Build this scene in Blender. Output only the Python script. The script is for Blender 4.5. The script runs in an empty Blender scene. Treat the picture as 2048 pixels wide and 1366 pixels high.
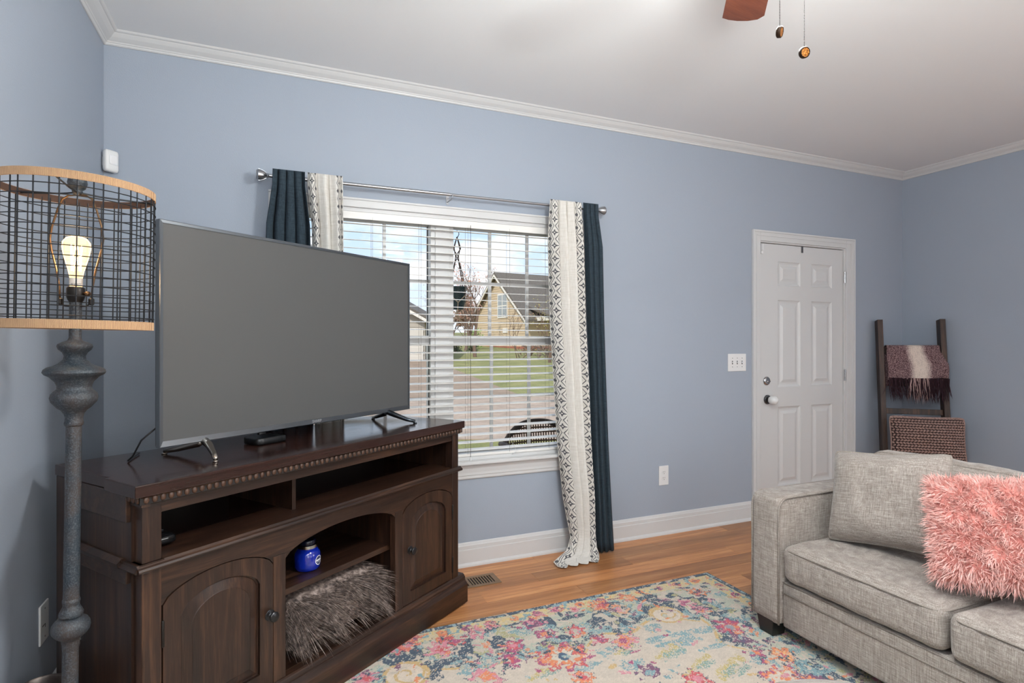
import bpy, bmesh, math, random
import numpy as np
from mathutils import Vector, Matrix, noise as mnoise

# ---------------------------------------------------------------- camera, sky, lights, exposure
SC = bpy.context.scene
COL = SC.collection
FPX, YAW, EYE = 1138.0, math.radians(23.1), 1.311          # focal length in px of a 2048x1366 frame
FW = Vector((math.sin(YAW), math.cos(YAW), 0)); RT = Vector((math.cos(YAW), -math.sin(YAW), 0))
cam_d = bpy.data.cameras.new('camera'); cam = bpy.data.objects.new('camera', cam_d); COL.objects.link(cam)
cam.location = (0, 0, EYE); cam.rotation_euler = (math.pi / 2, 0, -YAW)
cam_d.sensor_width = 36.0; cam_d.lens = 36.0 * FPX / 2048.0; cam_d.clip_start = 0.02; cam_d.clip_end = 500
SC.camera = cam
SC.view_settings.view_transform = 'Standard'; SC.view_settings.look = 'None'
SC.view_settings.gamma = 1.0; SC.view_settings.use_curve_mapping = False
SC.view_settings.exposure = 0.0

def ray(px, py):
    return FW + RT * ((px - 1024) / FPX) + Vector((0, 0, (683 - py) / FPX))
def at_depth(px, py, dep): return Vector((0, 0, EYE)) + ray(px, py) * dep
def on_z(px, py, z):
    r = ray(px, py); return Vector((0, 0, EYE)) + r * ((z - EYE) / r.z)
def on_y(px, py, y):
    r = ray(px, py); return Vector((0, 0, EYE)) + r * (y / r.y)
def on_x(px, py, x):
    r = ray(px, py); return Vector((0, 0, EYE)) + r * (x / r.x)

# ---- node expression helper
class G:
    def __init__(s, nt): s.nt = nt
    def node(s, t, **kw):
        n = s.nt.nodes.new(t)
        for k, v in kw.items(): setattr(n, k, v)
        return n
    def link(s, a, b): s.nt.links.new(a.s if isinstance(a, E) else a, b)
    def put(s, sock, v):
        if isinstance(v, E): s.nt.links.new(v.s, sock)
        elif v is not None: sock.default_value = v
    def math(s, op, *a, clamp=False):
        n = s.node('ShaderNodeMath', operation=op, use_clamp=clamp)
        for i, v in enumerate(a): s.put(n.inputs[i], v)
        return E(s, n.outputs[0])
    def coord(s, which='Object'):
        n = s.node('ShaderNodeTexCoord'); return E(s, n.outputs[which])
    def xyz(s, v):
        n = s.node('ShaderNodeSeparateXYZ'); s.put(n.inputs[0], v)
        return [E(s, n.outputs[i]) for i in range(3)]
    def vec(s, x, y, z):
        n = s.node('ShaderNodeCombineXYZ')
        for i, v in enumerate((x, y, z)): s.put(n.inputs[i], v)
        return E(s, n.outputs[0])
    def scale(s, v, sc, loc=(0, 0, 0)):
        n = s.node('ShaderNodeMapping'); s.put(n.inputs['Vector'], v)
        n.inputs['Scale'].default_value = sc; n.inputs['Location'].default_value = loc
        return E(s, n.outputs[0])
    def noise(s, v, scale=5, detail=3, rough=0.5, dist=0.0):
        n = s.node('ShaderNodeTexNoise'); s.put(n.inputs['Vector'], v)
        n.inputs['Scale'].default_value = scale; n.inputs['Detail'].default_value = detail
        n.inputs['Roughness'].default_value = rough; n.inputs['Distortion'].default_value = dist
        return E(s, n.outputs[0])
    def wave(s, v, scale=5, dist=2, detail=2):
        n = s.node('ShaderNodeTexWave'); s.put(n.inputs['Vector'], v)
        n.inputs['Scale'].default_value = scale; n.inputs['Distortion'].default_value = dist; n.inputs['Detail'].default_value = detail
        return E(s, n.outputs[1])
    def voro(s, v, scale=5, out='Distance'):
        n = s.node('ShaderNodeTexVoronoi'); s.put(n.inputs['Vector'], v); n.inputs['Scale'].default_value = scale
        return E(s, n.outputs[out])
    def mix(s, f, a, b):
        n = s.node('ShaderNodeMix', data_type='RGBA'); s.put(n.inputs[0], f)
        for i, c in ((6, a), (7, b)):
            if isinstance(c, E): s.link(c, n.inputs[i])
            else: n.inputs[i].default_value = (*c[:3], 1)
        return E(s, n.outputs[2])
    def ramp(s, f, stops):
        n = s.node('ShaderNodeValToRGB'); s.put(n.inputs[0], f); e = n.color_ramp.elements
        while len(e) < len(stops): e.new(0.5)
        for k, (p, c) in enumerate(stops): e[k].position = p; e[k].color = (*c[:3], 1)
        return E(s, n.outputs[0])
    def rnd(s):
        n = s.node('ShaderNodeObjectInfo'); return E(s, n.outputs['Random'])
class E:
    def __init__(s, g, sock): s.g = g; s.s = sock
    def __add__(s, o): return s.g.math('ADD', s, o)
    __radd__ = __add__
    def __mul__(s, o): return s.g.math('MULTIPLY', s, o)
    __rmul__ = __mul__
    def __sub__(s, o): return s.g.math('SUBTRACT', s, o)
    def __rsub__(s, o): return s.g.math('SUBTRACT', o, s)
    def __truediv__(s, o): return s.g.math('DIVIDE', s, o)
    def abs(s): return s.g.math('ABSOLUTE', s)
    def frac(s): return s.g.math('FRACT', s)
    def lt(s, o): return s.g.math('LESS_THAN', s, o)
    def gt(s, o): return s.g.math('GREATER_THAN', s, o)
    def max(s, o): return s.g.math('MAXIMUM', s, o)
    def min(s, o): return s.g.math('MINIMUM', s, o)
    def clamp(s): return s.g.math('ADD', s, 0.0, clamp=True)
    def remap(s, a, b, c=0.0, d=1.0):
        n = s.g.node('ShaderNodeMapRange'); s.g.link(s, n.inputs[0])
        for i, v in enumerate((a, b, c, d)): n.inputs[1 + i].default_value = v
        return E(s.g, n.outputs[0])

def lin(c):
    """sRGB 0-255 -> linear"""
    return tuple(((v / 255) / 12.92 if v / 255 <= 0.04045 else ((v / 255 + 0.055) / 1.055) ** 2.4) for v in c)

MATS = {}
def mat(name, fn=None, color=None, rough=0.5, metal=0.0, spec=None, emit=None, estr=0.0, bump=None, trans=None, sheen=None, coat=None):
    """fn(g) may return colour E, or dict(color=, rough=, bump=(height,dist), ...)"""
    if name in MATS: return MATS[name]
    m = bpy.data.materials.new(name); m.use_nodes = True; nt = m.node_tree; nt.nodes.clear()
    g = G(nt); out = g.node('ShaderNodeOutputMaterial'); b = g.node('ShaderNodeBsdfPrincipled')
    g.nt.links.new(b.outputs[0], out.inputs[0])
    r = fn(g) if fn else {}
    if isinstance(r, E): r = dict(color=r)
    col = r.get('color', color)
    if isinstance(col, E): g.link(col, b.inputs['Base Color'])
    elif col is not None: b.inputs['Base Color'].default_value = (*col[:3], 1)
    g.put(b.inputs['Roughness'], r.get('rough', rough)); b.inputs['Metallic'].default_value = metal
    if spec is not None: b.inputs['Specular IOR Level'].default_value = spec
    if coat: b.inputs['Coat Weight'].default_value = coat; b.inputs['Coat Roughness'].default_value = 0.12
    if sheen: b.inputs['Sheen Weight'].default_value = sheen
    if emit: b.inputs['Emission Color'].default_value = (*emit, 1); b.inputs['Emission Strength'].default_value = estr
    bp = r.get('bump', bump)
    if bp:
        n = g.node('ShaderNodeBump'); g.link(bp[0], n.inputs['Height']); n.inputs['Distance'].default_value = bp[1]
        n.inputs['Strength'].default_value = bp[2] if len(bp) > 2 else 1.0
        g.nt.links.new(n.outputs[0], b.inputs['Normal'])
    if trans:                                              # cloth that lets some daylight through
        t = g.node('ShaderNodeBsdfTranslucent'); mx = g.node('ShaderNodeMixShader'); mx.inputs[0].default_value = trans
        if isinstance(col, E): g.link(col, t.inputs[0])
        else: t.inputs[0].default_value = (*col[:3], 1)
        g.nt.links.new(b.outputs[0], mx.inputs[1]); g.nt.links.new(t.outputs[0], mx.inputs[2]); g.nt.links.new(mx.outputs[0], out.inputs[0])
    MATS[name] = m
    return m

# ---- world: blue sky with fair-weather cloud, the same in every direction
world = bpy.data.worlds.new('sky'); SC.world = world; world.use_nodes = True; world.node_tree.nodes.clear()
g = G(world.node_tree)
d = g.coord('Generated'); dx, dy, dz = g.xyz(d)
hz = dz.max(0.0)
blue = g.ramp(hz, [(0.0, lin((228, 238, 250))), (0.25, lin((178, 212, 246))), (1.0, lin((110, 165, 232)))])
den = hz + 0.35
cv = g.vec(dx / den, dy / den, hz * 1.5)
cl = g.noise(cv, 3.3, 6, 0.55).remap(0.43, 0.60)
skyc = g.mix(cl, blue, lin((250, 250, 252)))
bg = g.node('ShaderNodeBackground'); g.link(skyc, bg.inputs[0]); bg.inputs[1].default_value = 1.25
wo = g.node('ShaderNodeOutputWorld'); g.nt.links.new(bg.outputs[0], wo.inputs[0])

def light(name, kind, loc, energy, color=(1, 1, 1), size=1.0, size_y=None, aim=None, spread=None):
    l = bpy.data.lights.new(name, kind); l.energy = energy; l.color = color
    o = bpy.data.objects.new(name, l); COL.objects.link(o); o.location = loc
    if kind == 'AREA':
        l.shape = 'RECTANGLE'; l.size = size; l.size_y = size_y or size
        if spread: l.spread = spread
    elif kind == 'POINT': l.shadow_soft_size = size
    elif kind == 'SUN': l.angle = size
    if aim is not None: o.rotation_euler = (Vector(aim) - Vector(loc)).to_track_quat('-Z', 'Y').to_euler()
    return o
light('sun', 'SUN', (0, 0, 30), 3.0, (1.0, 0.95, 0.86), math.radians(0.6), aim=(0.62, 0.50, 30 - 0.72))
# fill light added behind the camera, set in two unseen windows built below
REAR = -2.6
for xc, pw in ((0.55, 15), (3.0, 7)):
    light('added_rear_fill', 'AREA', (xc, REAR + 0.04, 1.45), pw, (0.97, 1.0, 1.0), 1.5, 1.6, aim=(xc, 0, 1.6))
# side fill and ceiling uplight added out of view (their bodies are built below)
light('added_side_fill', 'AREA', (4.976 - 0.04, -1.2, 1.45), 42, (0.97, 1.0, 1.0), 1.5, 1.6, aim=(0, -1.2, 1.5))
UPLIGHT = (0.1, -0.75, 1.70)
light('added_uplight', 'AREA', UPLIGHT, 115, (0.94, 1.0, 1.0), 0.34, 0.34, aim=(UPLIGHT[0], UPLIGHT[1], 3))

# ---------------------------------------------------------------- mesh helpers
class MB:
    def __init__(s): s.v = []; s.f = []; s.uv = None
    def add(s, vs, fs, M=None):
        k = len(s.v)
        s.v += [tuple(M @ Vector(p)) if M else tuple(p) for p in vs]
        s.f += [tuple(i + k for i in q) for q in fs]
        return s
    def box(s, x0, x1, y0, y1, z0, z1, M=None):
        return s.add([(x0, y0, z0), (x1, y0, z0), (x1, y1, z0), (x0, y1, z0), (x0, y0, z1), (x1, y0, z1), (x1, y1, z1), (x0, y1, z1)],
                     [(0, 3, 2, 1), (4, 5, 6, 7), (0, 1, 5, 4), (1, 2, 6, 5), (2, 3, 7, 6), (3, 0, 4, 7)], M)
    def prism(s, poly, a0, a1, plane='xz', M=None):
        """extrude a polygon (list of 2-tuples) along the axis missing from plane"""
        def p3(p, a):
            return {'xz': (p[0], a, p[1]), 'xy': (p[0], p[1], a), 'yz': (a, p[0], p[1])}[plane]
        n = len(poly)
        vs = [p3(p, a0) for p in poly] + [p3(p, a1) for p in poly]
        fs = [tuple(range(n)), tuple(range(2 * n - 1, n - 1, -1))] + [(i, i + n, (i + 1) % n + n, (i + 1) % n) for i in range(n)]
        return s.add(vs, fs, M)
    def lathe(s, prof, n=24, M=None, arc=2 * math.pi, cap=True):
        """prof: list of (r, z) about the z axis"""
        vs, fs = [], []
        for r, z in prof:
            for i in range(n):
                a = arc * i / n; vs.append((r * math.cos(a), r * math.sin(a), z))
        for j in range(len(prof) - 1):
            for i in range(n):
                fs.append((j * n + i, j * n + (i + 1) % n, (j + 1) * n + (i + 1) % n, (j + 1) * n + i))
        if cap and prof[0][0] > 1e-5: fs.append(tuple(range(n - 1, -1, -1)))
        if cap and prof[-1][0] > 1e-5: fs.append(tuple((len(prof) - 1) * n + i for i in range(n)))
        return s.add(vs, fs, M)
    def tube(s, path, r, n=8, closed=False, M=None):
        P = [Vector(p) for p in path]; m = len(P); vs, fs = [], []
        up = Vector((0.0, 0.0, 1.0))
        for i, p in enumerate(P):
            a = P[(i - 1) % m] if closed or i > 0 else p; b = P[(i + 1) % m] if closed or i < m - 1 else p
            t = (b - a).normalized()
            if i == 0:
                u = up if abs(t.z) < 0.9 else Vector((1, 0, 0))
                nrm = (u - t * u.dot(t)).normalized()
            else:
                nrm = (nrm - t * nrm.dot(t)); nrm = nrm.normalized() if nrm.length > 1e-6 else t.orthogonal().normalized()
            bn = t.cross(nrm); rr = r[i] if isinstance(r, (list, tuple)) else r
            for k in range(n):
                w = 2 * math.pi * k / n; vs.append(p + (nrm * math.cos(w) + bn * math.sin(w)) * rr)
        for i in range(m if closed else m - 1):
            j = (i + 1) % m
            for k in range(n): fs.append((i * n + k, i * n + (k + 1) % n, j * n + (k + 1) % n, j * n + k))
        if not closed: fs.append(tuple(range(n - 1, -1, -1))); fs.append(tuple((m - 1) * n + k for k in range(n)))
        return s.add(vs, fs, M)
    def ball(s, c, rx, ry=None, rz=None, n=16, m=10, M=None):
        ry = ry or rx; rz = rz or rx
        prof = [(max(1e-6, math.sin(math.pi * j / m)), -math.cos(math.pi * j / m)) for j in range(m + 1)]
        T = Matrix.Translation(c) @ Matrix.Diagonal((rx, ry, rz, 1))
        return s.lathe(prof, n, (M @ T) if M else T)
    def rbox(s, c, half, r, n=8, bulge=(0, 0, 0), M=None, wr=0.0, seed=0, flat=False):
        """rounded box: n cells a side; bulge pushes each axis' faces outward at their centre; wr wrinkles the top"""
        hx, hy, hz = half; seen = {}; vs = []; fs = []
        def vid(p):
            k = tuple(round(q, 5) for q in p)
            if k not in seen: seen[k] = len(vs); vs.append(p)
            return seen[k]
        def warp(a, b, cc):
            P = [a * hx, b * hy, cc * hz]; I = [max(-h + r, min(h - r, q)) for q, h in zip(P, half)]
            D = Vector((P[0] - I[0], P[1] - I[1], P[2] - I[2])); q = Vector(I)
            if D.length > 1e-9: q += D.normalized() * r
            w = [(1 - a * a), (1 - b * b), (1 - cc * cc)]
            q.x += a * bulge[0] * w[1] * w[2] if abs(a) > .999 else a * bulge[0] * w[1] * w[2]
            q.y += b * bulge[1] * w[0] * w[2]
            if not (flat and cc < 0): q.z += cc * bulge[2] * w[0] * w[1]
            if wr:
                if not (flat and cc < 0): q.z += wr * cc * (mnoise.noise(Vector((q.x * 9 + seed, q.y * 9, seed))) + .55 * mnoise.noise(Vector((q.x * 7 + q.y * 6, q.y * 30 - q.x * 8, seed)))) * (0.25 + w[0] * w[1])
                q.x += wr * .7 * a * (mnoise.noise(Vector((q.y * 8, q.z * 8, seed + 5))) + .6 * mnoise.noise(Vector((q.y * 32, q.z * 9, seed + 3))))
            return (c[0] + q.x, c[1] + q.y, c[2] + q.z)
        T = [math.sin((2 * i / n - 1) * math.pi / 2) * .35 + (2 * i / n - 1) * .65 for i in range(n + 1)]
        for ax in range(3):
            for sg in (-1, 1):
                for i in range(n):
                    for j in range(n):
                        q = []
                        for (di, dj) in ((0, 0), (1, 0), (1, 1), (0, 1)):
                            t = [0, 0, 0]; t[ax] = sg; t[(ax + 1) % 3] = T[i + di]; t[(ax + 2) % 3] = T[j + dj]
                            q.append(vid(warp(*t)))
                        fs.append(tuple(q if sg > 0 else q[::-1]))
        return s.add(vs, fs, M)
    def build(s, name, m, parent=None, smooth=False, bevel=0.0, seg=2, solid=0.0, uv=None, angle=None):
        me = bpy.data.meshes.new(name); me.from_pydata(s.v, [], s.f); me.update()
        if uv is not None:
            l = me.uv_layers.new(name='UVMap'); idx = np.empty(len(me.loops), np.int32); me.loops.foreach_get('vertex_index', idx)
            l.data.foreach_set('uv', np.asarray(uv, np.float32)[idx].ravel())
        if m is not None: me.materials.append(m)
        if smooth: me.shade_smooth() if hasattr(me, 'shade_smooth') else [setattr(p, 'use_smooth', True) for p in me.polygons]
        if smooth and angle: me.set_sharp_from_angle(angle=math.radians(angle))
        o = bpy.data.objects.new(name, me); COL.objects.link(o)
        if parent is not None: o.parent = parent
        if solid: md = o.modifiers.new('thickness', 'SOLIDIFY'); md.thickness = solid; md.offset = 0
        if bevel:
            md = o.modifiers.new('bevel', 'BEVEL'); md.width = bevel; md.segments = seg; md.limit_method = 'ANGLE'
        return o

def tag(o, label=None, cat=None, group=None, kind=None):
    if label: o['label'] = label
    if cat: o['category'] = cat
    if group: o['group'] = group
    if kind: o['kind'] = kind
    return o
def thing(name, label, cat, loc=(0, 0, 0), rz=0.0, group=None, kind=None):
    o = bpy.data.objects.new(name, None); COL.objects.link(o); o.empty_display_size = 0.1
    o.location = loc; o.rotation_euler = (0, 0, rz)
    return tag(o, label, cat, group, kind)
def share(o, parent, loc=None, rot=None, name=None):
    c = o.copy(); COL.objects.link(c); c.parent = parent
    if loc is not None: c.location = loc
    if rot is not None: c.rotation_euler = rot
    return c
def T(x, y, z): return Matrix.Translation((x, y, z))
def axis_M(o, zdir, xdir=None):
    z = Vector(zdir).normalized(); x = Vector(xdir) if xdir else z.orthogonal()
    x = (x - z * x.dot(z)).normalized(); y = z.cross(x)
    return Matrix.Translation(o) @ Matrix((x, y, z)).transposed().to_4x4()

def text_part(s, size, m, parent, M, name, depth=0.0004):
    cu = bpy.data.curves.new(name, 'FONT'); cu.body = s; cu.size = size; cu.extrude = depth; cu.align_x = 'CENTER'; cu.align_y = 'CENTER'
    ob = bpy.data.objects.new(name + '_curve', cu); COL.objects.link(ob)
    dg = bpy.context.evaluated_depsgraph_get(); me = bpy.data.meshes.new_from_object(ob.evaluated_get(dg))
    bpy.data.objects.remove(ob); bpy.data.curves.remove(cu)
    me.transform(M); me.materials.clear(); me.materials.append(m)
    o = bpy.data.objects.new(name, me); COL.objects.link(o); o.parent = parent
    return o

# ---------------------------------------------------------------- materials
def m_wall(g):
    n = g.noise(g.coord('Object'), 180, 2); return dict(color=lin((159, 168, 181)), bump=(n, 0.0004))
WALL = mat('wall_paint', m_wall, rough=0.6)
WHITE = mat('white_trim_paint', color=lin((210, 210, 210)), rough=0.32)
CEIL = mat('ceiling_paint', lambda g: dict(color=lin((238, 239, 240)), bump=(g.noise(g.coord('Object'), 250, 2), 0.0004)), rough=0.8)
PLATE = mat('white_plastic', color=lin((228, 228, 228)), rough=0.35)
DARKSLOT = mat('dark_slot', color=lin((60, 60, 60)), rough=0.6)
CHROME = mat('satin_nickel', color=lin((178, 178, 180)), rough=0.22, metal=1.0)
BLACKP = mat('black_plastic', color=lin((14, 15, 17)), rough=0.3)

def wood(name, dark, mid, light_, axis, rough=0.32, sc=1.0, coat=None, jitter=False):
    def fn(g):
        c = g.coord('Object'); x, y, z = g.xyz(c)
        k = {'x': (1.6, 28, 28), 'y': (28, 1.6, 28), 'z': (28, 28, 1.6)}[axis]
        off = g.rnd() * 37.0
        v = g.scale(g.vec(x + off, y + off, z + off), tuple(q * sc for q in k))
        n = g.noise(v, 1.0, 4, 0.62, 0.9); fine = g.noise(g.scale(v, (3, 3, 3) if axis == 'x' else (3, 3, 3)), 3.0, 2, 0.5)
        f = n * 0.75 + fine * 0.25
        col = g.ramp(f, [(0.3, dark), (0.52, mid), (0.72, light_)])
        if jitter:
            hs = g.node('ShaderNodeHueSaturation'); g.link(col, hs.inputs['Color'])
            g.link(g.rnd().remap(0, 1, 0.72, 1.22), hs.inputs['Value']); col = E(g, hs.outputs[0])
        return dict(color=col, bump=(f, 0.0005))
    return mat(name, fn, rough=rough, coat=coat)
OAK_V = wood('dark_oak_upright', lin((20, 13, 10)), lin((48, 31, 23)), lin((84, 57, 40)), 'z', 0.34)
OAK_H = wood('dark_oak_along', lin((20, 13, 10)), lin((48, 31, 23)), lin((84, 57, 40)), 'x', 0.32)
OAK_TOP = wood('dark_oak_top', lin((34, 20, 17)), lin((47, 29, 25)), lin((58, 38, 32)), 'x', 0.13)
FLOORM = wood('honey_plank', lin((152, 96, 56)), lin((190, 130, 82)), lin((214, 160, 108)), 'x', 0.34, 0.8, jitter=True)
LADDERM = wood('walnut_stain', lin((24, 15, 11)), lin((54, 34, 24)), lin((104, 68, 46)), 'z', 0.5)
BLADEM = wood('fan_blade_wood', lin((72, 34, 21)), lin((94, 48, 30)), lin((110, 62, 41)), 'x', 0.4)

def m_linen(cols, a=330, b=22):
    def fn(g):
        c = g.coord('Object')
        h1 = g.noise(g.scale(c, (b, b, a)), 1.0, 2, 0.6); h2 = g.noise(g.scale(c, (a, a, b)), 1.0, 2, 0.6); h3 = g.noise(c, 320, 2)
        f = h1 * 0.4 + h2 * 0.4 + h3 * 0.2
        return dict(color=g.ramp(f, [(0.33, cols[0]), (0.5, cols[1]), (0.66, cols[2])]), bump=(f, 0.0012))
    return fn
LINEN = mat('grey_linen', m_linen([lin((112, 102, 94)), lin((154, 144, 136)), lin((192, 184, 176))]), rough=0.9, sheen=0.2)
PIPE = mat('grey_piping', m_linen([lin((118, 108, 100)), lin((150, 141, 133)), lin((178, 170, 162))]), rough=0.85)
NAVY = mat('navy_linen', m_linen([lin((22, 34, 43)), lin((39, 54, 64)), lin((55, 70, 80))]), rough=0.9)

def m_cream(g):
    uvn = g.node('ShaderNodeUVMap'); U, Vv, _ = g.xyz(E(g, uvn.outputs[0]))
    # printed band along both hems: U runs 0..1 over the cloth, V in metres
    def band(u0, hw):
        b = (U - u0) / hw; ab = b.abs(); p = Vv / 0.078
        fr = p.frac(); tri = (fr * 2.0 - 1.0).abs()                       # 1 at cell border, 0 in the middle
        inb = ab.lt(1.0)
        zig = ((ab - (0.95 - tri * 0.45)).abs()).lt(0.05)                # outer zigzag
        zig2 = ((ab - (0.72 - tri * 0.62)).abs()).lt(0.055)              # inner lozenge
        q = (fr - 0.5) * 2.2
        r2 = b * b + q * q
        petals = ((b * q).abs()).lt(0.028) * r2.lt(0.26) * r2.gt(0.012)   # four-leaf flower
        q2 = ((p + 0.5).frac() - 0.5) * 2.2; bb = ab - 0.78
        pet2 = ((bb * q2).abs()).lt(0.02) * (bb * bb + q2 * q2).lt(0.09)
        return inb * (zig.max(zig2).max(petals).max(pet2))
    m_ = band(0.11, 0.10).max(band(0.89, 0.10))
    c = g.coord('Object')
    wv = g.noise(g.scale(c, (18, 18, 260)), 1.0, 2) * 0.5 + g.noise(g.scale(c, (260, 260, 18)), 1.0, 2) * 0.5
    base = g.ramp(wv, [(0.3, lin((222, 217, 208))), (0.7, lin((246, 243, 238)))])
    return dict(color=g.mix(m_, base, lin((92, 92, 96))), bump=(wv, 0.0008))
CREAM = mat('cream_printed_cloth', m_cream, rough=0.9, trans=0.18)

def m_glass(name, tint=(1, 1, 1), ior=1.08):
    m = bpy.data.materials.new(name); m.use_nodes = True; nt = m.node_tree; nt.nodes.clear(); g = G(nt)
    o = g.node('ShaderNodeOutputMaterial'); t = g.node('ShaderNodeBsdfTransparent'); t.inputs[0].default_value = (*tint, 1)
    gl = g.node('ShaderNodeBsdfGlossy'); gl.inputs['Roughness'].default_value = 0.02
    fr = g.node('ShaderNodeFresnel'); fr.inputs[0].default_value = ior; mx = g.node('ShaderNodeMixShader')
    nt.links.new(fr.outputs[0], mx.inputs[0]); nt.links.new(t.outputs[0], mx.inputs[1]); nt.links.new(gl.outputs[0], mx.inputs[2]); nt.links.new(mx.outputs[0], o.inputs[0])
    return m
GLASS = m_glass('window_glass')
BULBGLASS = m_glass('amber_bulb_glass', (1.0, 0.93, 0.8))

# ---------------------------------------------------------------- the room
XL, XR, YB, ZC, WT = -0.7055, 4.976, 3.166, 2.74, 0.15
WX0, WX1, WZ0, WZ1 = 0.045, 1.81, 0.615, 2.036          # window opening
DX0, DX1, DZ1 = 3.345, 4.269, 2.06                      # door opening
b = MB()
b.box(XL - WT, WX0, YB, YB + WT, 0, ZC); b.box(WX0, WX1, YB, YB + WT, 0, WZ0); b.box(WX0, WX1, YB, YB + WT, WZ1, ZC)
b.box(WX1, DX0, YB, YB + WT, 0, ZC); b.box(DX0, DX1, YB, YB + WT, DZ1, ZC); b.box(DX1, XR + WT, YB, YB + WT, 0, ZC)
tag(b.build('wall_back', WALL), 'blue grey painted wall with the window and the white door', 'wall', kind='structure')
tag(MB().box(XL - WT, XL, REAR - WT, YB, 0, ZC).build('wall_left', WALL), 'blue grey painted wall behind the floor lamp', 'wall', kind='structure')
RY = (-1.95, -.45)
tag(MB().box(XR, XR + WT, REAR - WT, RY[0], 0, ZC).box(XR, XR + WT, RY[1], YB, 0, ZC).box(XR, XR + WT, RY[0], RY[1], 0, .65).box(XR, XR + WT, RY[0], RY[1], 2.25, ZC).build('wall_right', WALL), 'blue grey painted wall behind the sofa and the blanket ladder', 'wall', kind='structure')
b = MB()
RW = [(-0.2, 1.3), (2.25, 3.75)]
xs = [XL, RW[0][0], RW[0][1], RW[1][0], RW[1][1], XR]
for i in range(5):
    if i % 2 == 0: b.box(xs[i], xs[i + 1], REAR - WT, REAR, 0, ZC)
    else: b.box(xs[i], xs[i + 1], REAR - WT, REAR, 0, 0.65); b.box(xs[i], xs[i + 1], REAR - WT, REAR, 2.25, ZC)
tag(b.build('wall_rear', WALL), 'blue grey painted wall on the near side of the room', 'wall', kind='structure')
FILLPANE = mat('added_glow_pane', color=(0.8, 0.8, 0.8), rough=0.8, emit=(1, 0.98, 0.95), estr=1.5)  # glowing panes of the added windows, all out of view
for k, (x0, x1) in enumerate(RW):  # unseen windows added to hold the rear fill light
    w = thing('window_%d' % (k + 2), 'white framed rear window added with a glowing pane as fill light', 'window', kind='structure')
    b = MB()
    for (a, c) in ((x0, x0 + .05), (x1 - .05, x1)): b.box(a, c, REAR - .1, REAR - .03, .65, 2.25)
    for (a, c) in ((.65, .7), (2.2, 2.25), (1.42, 1.47)): b.box(x0 + .05, x1 - .05, REAR - .1, REAR - .03, a, c)
    b.build('frame', WHITE, w)
    MB().box(x0 + .05, x1 - .05, REAR - .09, REAR - .08, .7, 2.2).build('pane', FILLPANE, w)
w = thing('window_4', 'white framed side window added with a glowing pane as fill light', 'window', kind='structure')  # unseen window added to brighten the left wall
b = MB()
for (a, c) in ((RY[0], RY[0] + .05), (RY[1] - .05, RY[1])): b.box(XR + .03, XR + .1, a, c, .65, 2.25)
for (a, c) in ((.65, .7), (2.2, 2.25), (1.42, 1.47)): b.box(XR + .03, XR + .1, RY[0] + .05, RY[1] - .05, a, c)
b.build('frame', WHITE, w); MB().box(XR + .08, XR + .09, RY[0] + .05, RY[1] - .05, .7, 2.2).build('pane', FILLPANE, w)
tag(MB().box(XL - WT, XR + WT, REAR - WT, YB + WT, ZC, ZC + 0.12).build('ceiling', CEIL), 'plain white painted ceiling', 'ceiling', kind='structure')

# floor of separate planks
fl = tag(MB().box(XL - WT, XR + WT, REAR - WT, YB + WT, -0.12, -0.014).build('floor', FLOORM), 'honey coloured wood plank floor', 'floor', kind='structure')
rng = random.Random(7)
PW = 0.1215; row = 0; y1 = YB
joints = {1: [2.292], 2: [1.972], 3: [1.008, 2.212]}
tmpl = {}
while y1 > REAR:
    y0 = max(REAR, YB + 0.0 - (row + 1) * PW)
    xs = [XL]
    x = XL + rng.uniform(0.3, 1.1)
    while x < XR - 0.25: xs.append(x); x += rng.choice((0.72, 0.95, 1.2, 1.35, 1.5)) + rng.uniform(-.05, .05)
    if row in joints: xs = [q for q in xs if all(abs(q - j) > .45 for j in joints[row])] + joints[row]; xs.sort()
    xs.append(XR)
    for a, c in zip(xs[:-1], xs[1:]):
        MB().add([(a, y0, -.014), (c, y0, -.014), (c, y1, -.014), (a, y1, -.014),
                  (a, y0, -.0012), (c, y0, -.0012), (c, y1, -.0012), (a, y1, -.0012),
                  (a + .0012, y0 + .0012, 0), (c - .0012, y0 + .0012, 0), (c - .0012, y1 - .0012, 0), (a + .0012, y1 - .0012, 0)],
                 [(0, 1, 5, 4), (1, 2, 6, 5), (2, 3, 7, 6), (3, 0, 4, 7), (4, 5, 9, 8), (5, 6, 10, 9), (6, 7, 11, 10), (7, 4, 8, 11), (8, 9, 10, 11)]
                 ).build('plank', FLOORM, fl)
    y1 = y0; row += 1

# crown and base mouldings (profile: distance from wall, height)
CROWN = [(0, ZC), (0, ZC - .054), (.006, ZC - .054), (.010, ZC - .050), (.012, ZC - .045), (.016, ZC - .043), (.018, ZC - .039), (.026, ZC - .034),
         (.038, ZC - .026), (.050, ZC - .014), (.053, ZC - .010), (.058, ZC - .009), (.062, ZC - .006), (.066, ZC)]
BASE = [(0, 0), (.027, 0), (.026, .010), (.020, .018), (.0155, .021), (.0155, .095), (.012, .098), (.012, .118), (.009, .124), (.007, .132), (.004, .137), (0, .137)]
def moulding(prof, p0, p1, nrm, m, mit0=1, mit1=1):
    """sweep a profile from p0 to p1 along a wall whose room-side normal is nrm; mit = +1 inner corner mitre, 0 square"""
    b = MB(); d = (Vector(p1) - Vector(p0)).normalized(); n = Vector(nrm); k = len(prof); vs = []
    for (p, sg, mi) in ((Vector(p0), 1, mit0), (Vector(p1), -1, mit1)):
        for (q, z) in prof: vs.append(p + n * q + d * (sg * mi * q) + Vector((0, 0, z)))
    fs = [tuple(range(k)), tuple(range(2 * k - 1, k - 1, -1))] + [(i, (i + 1) % k, (i + 1) % k + k, i + k) for i in range(k)]
    return b.add(vs, fs)
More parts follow.
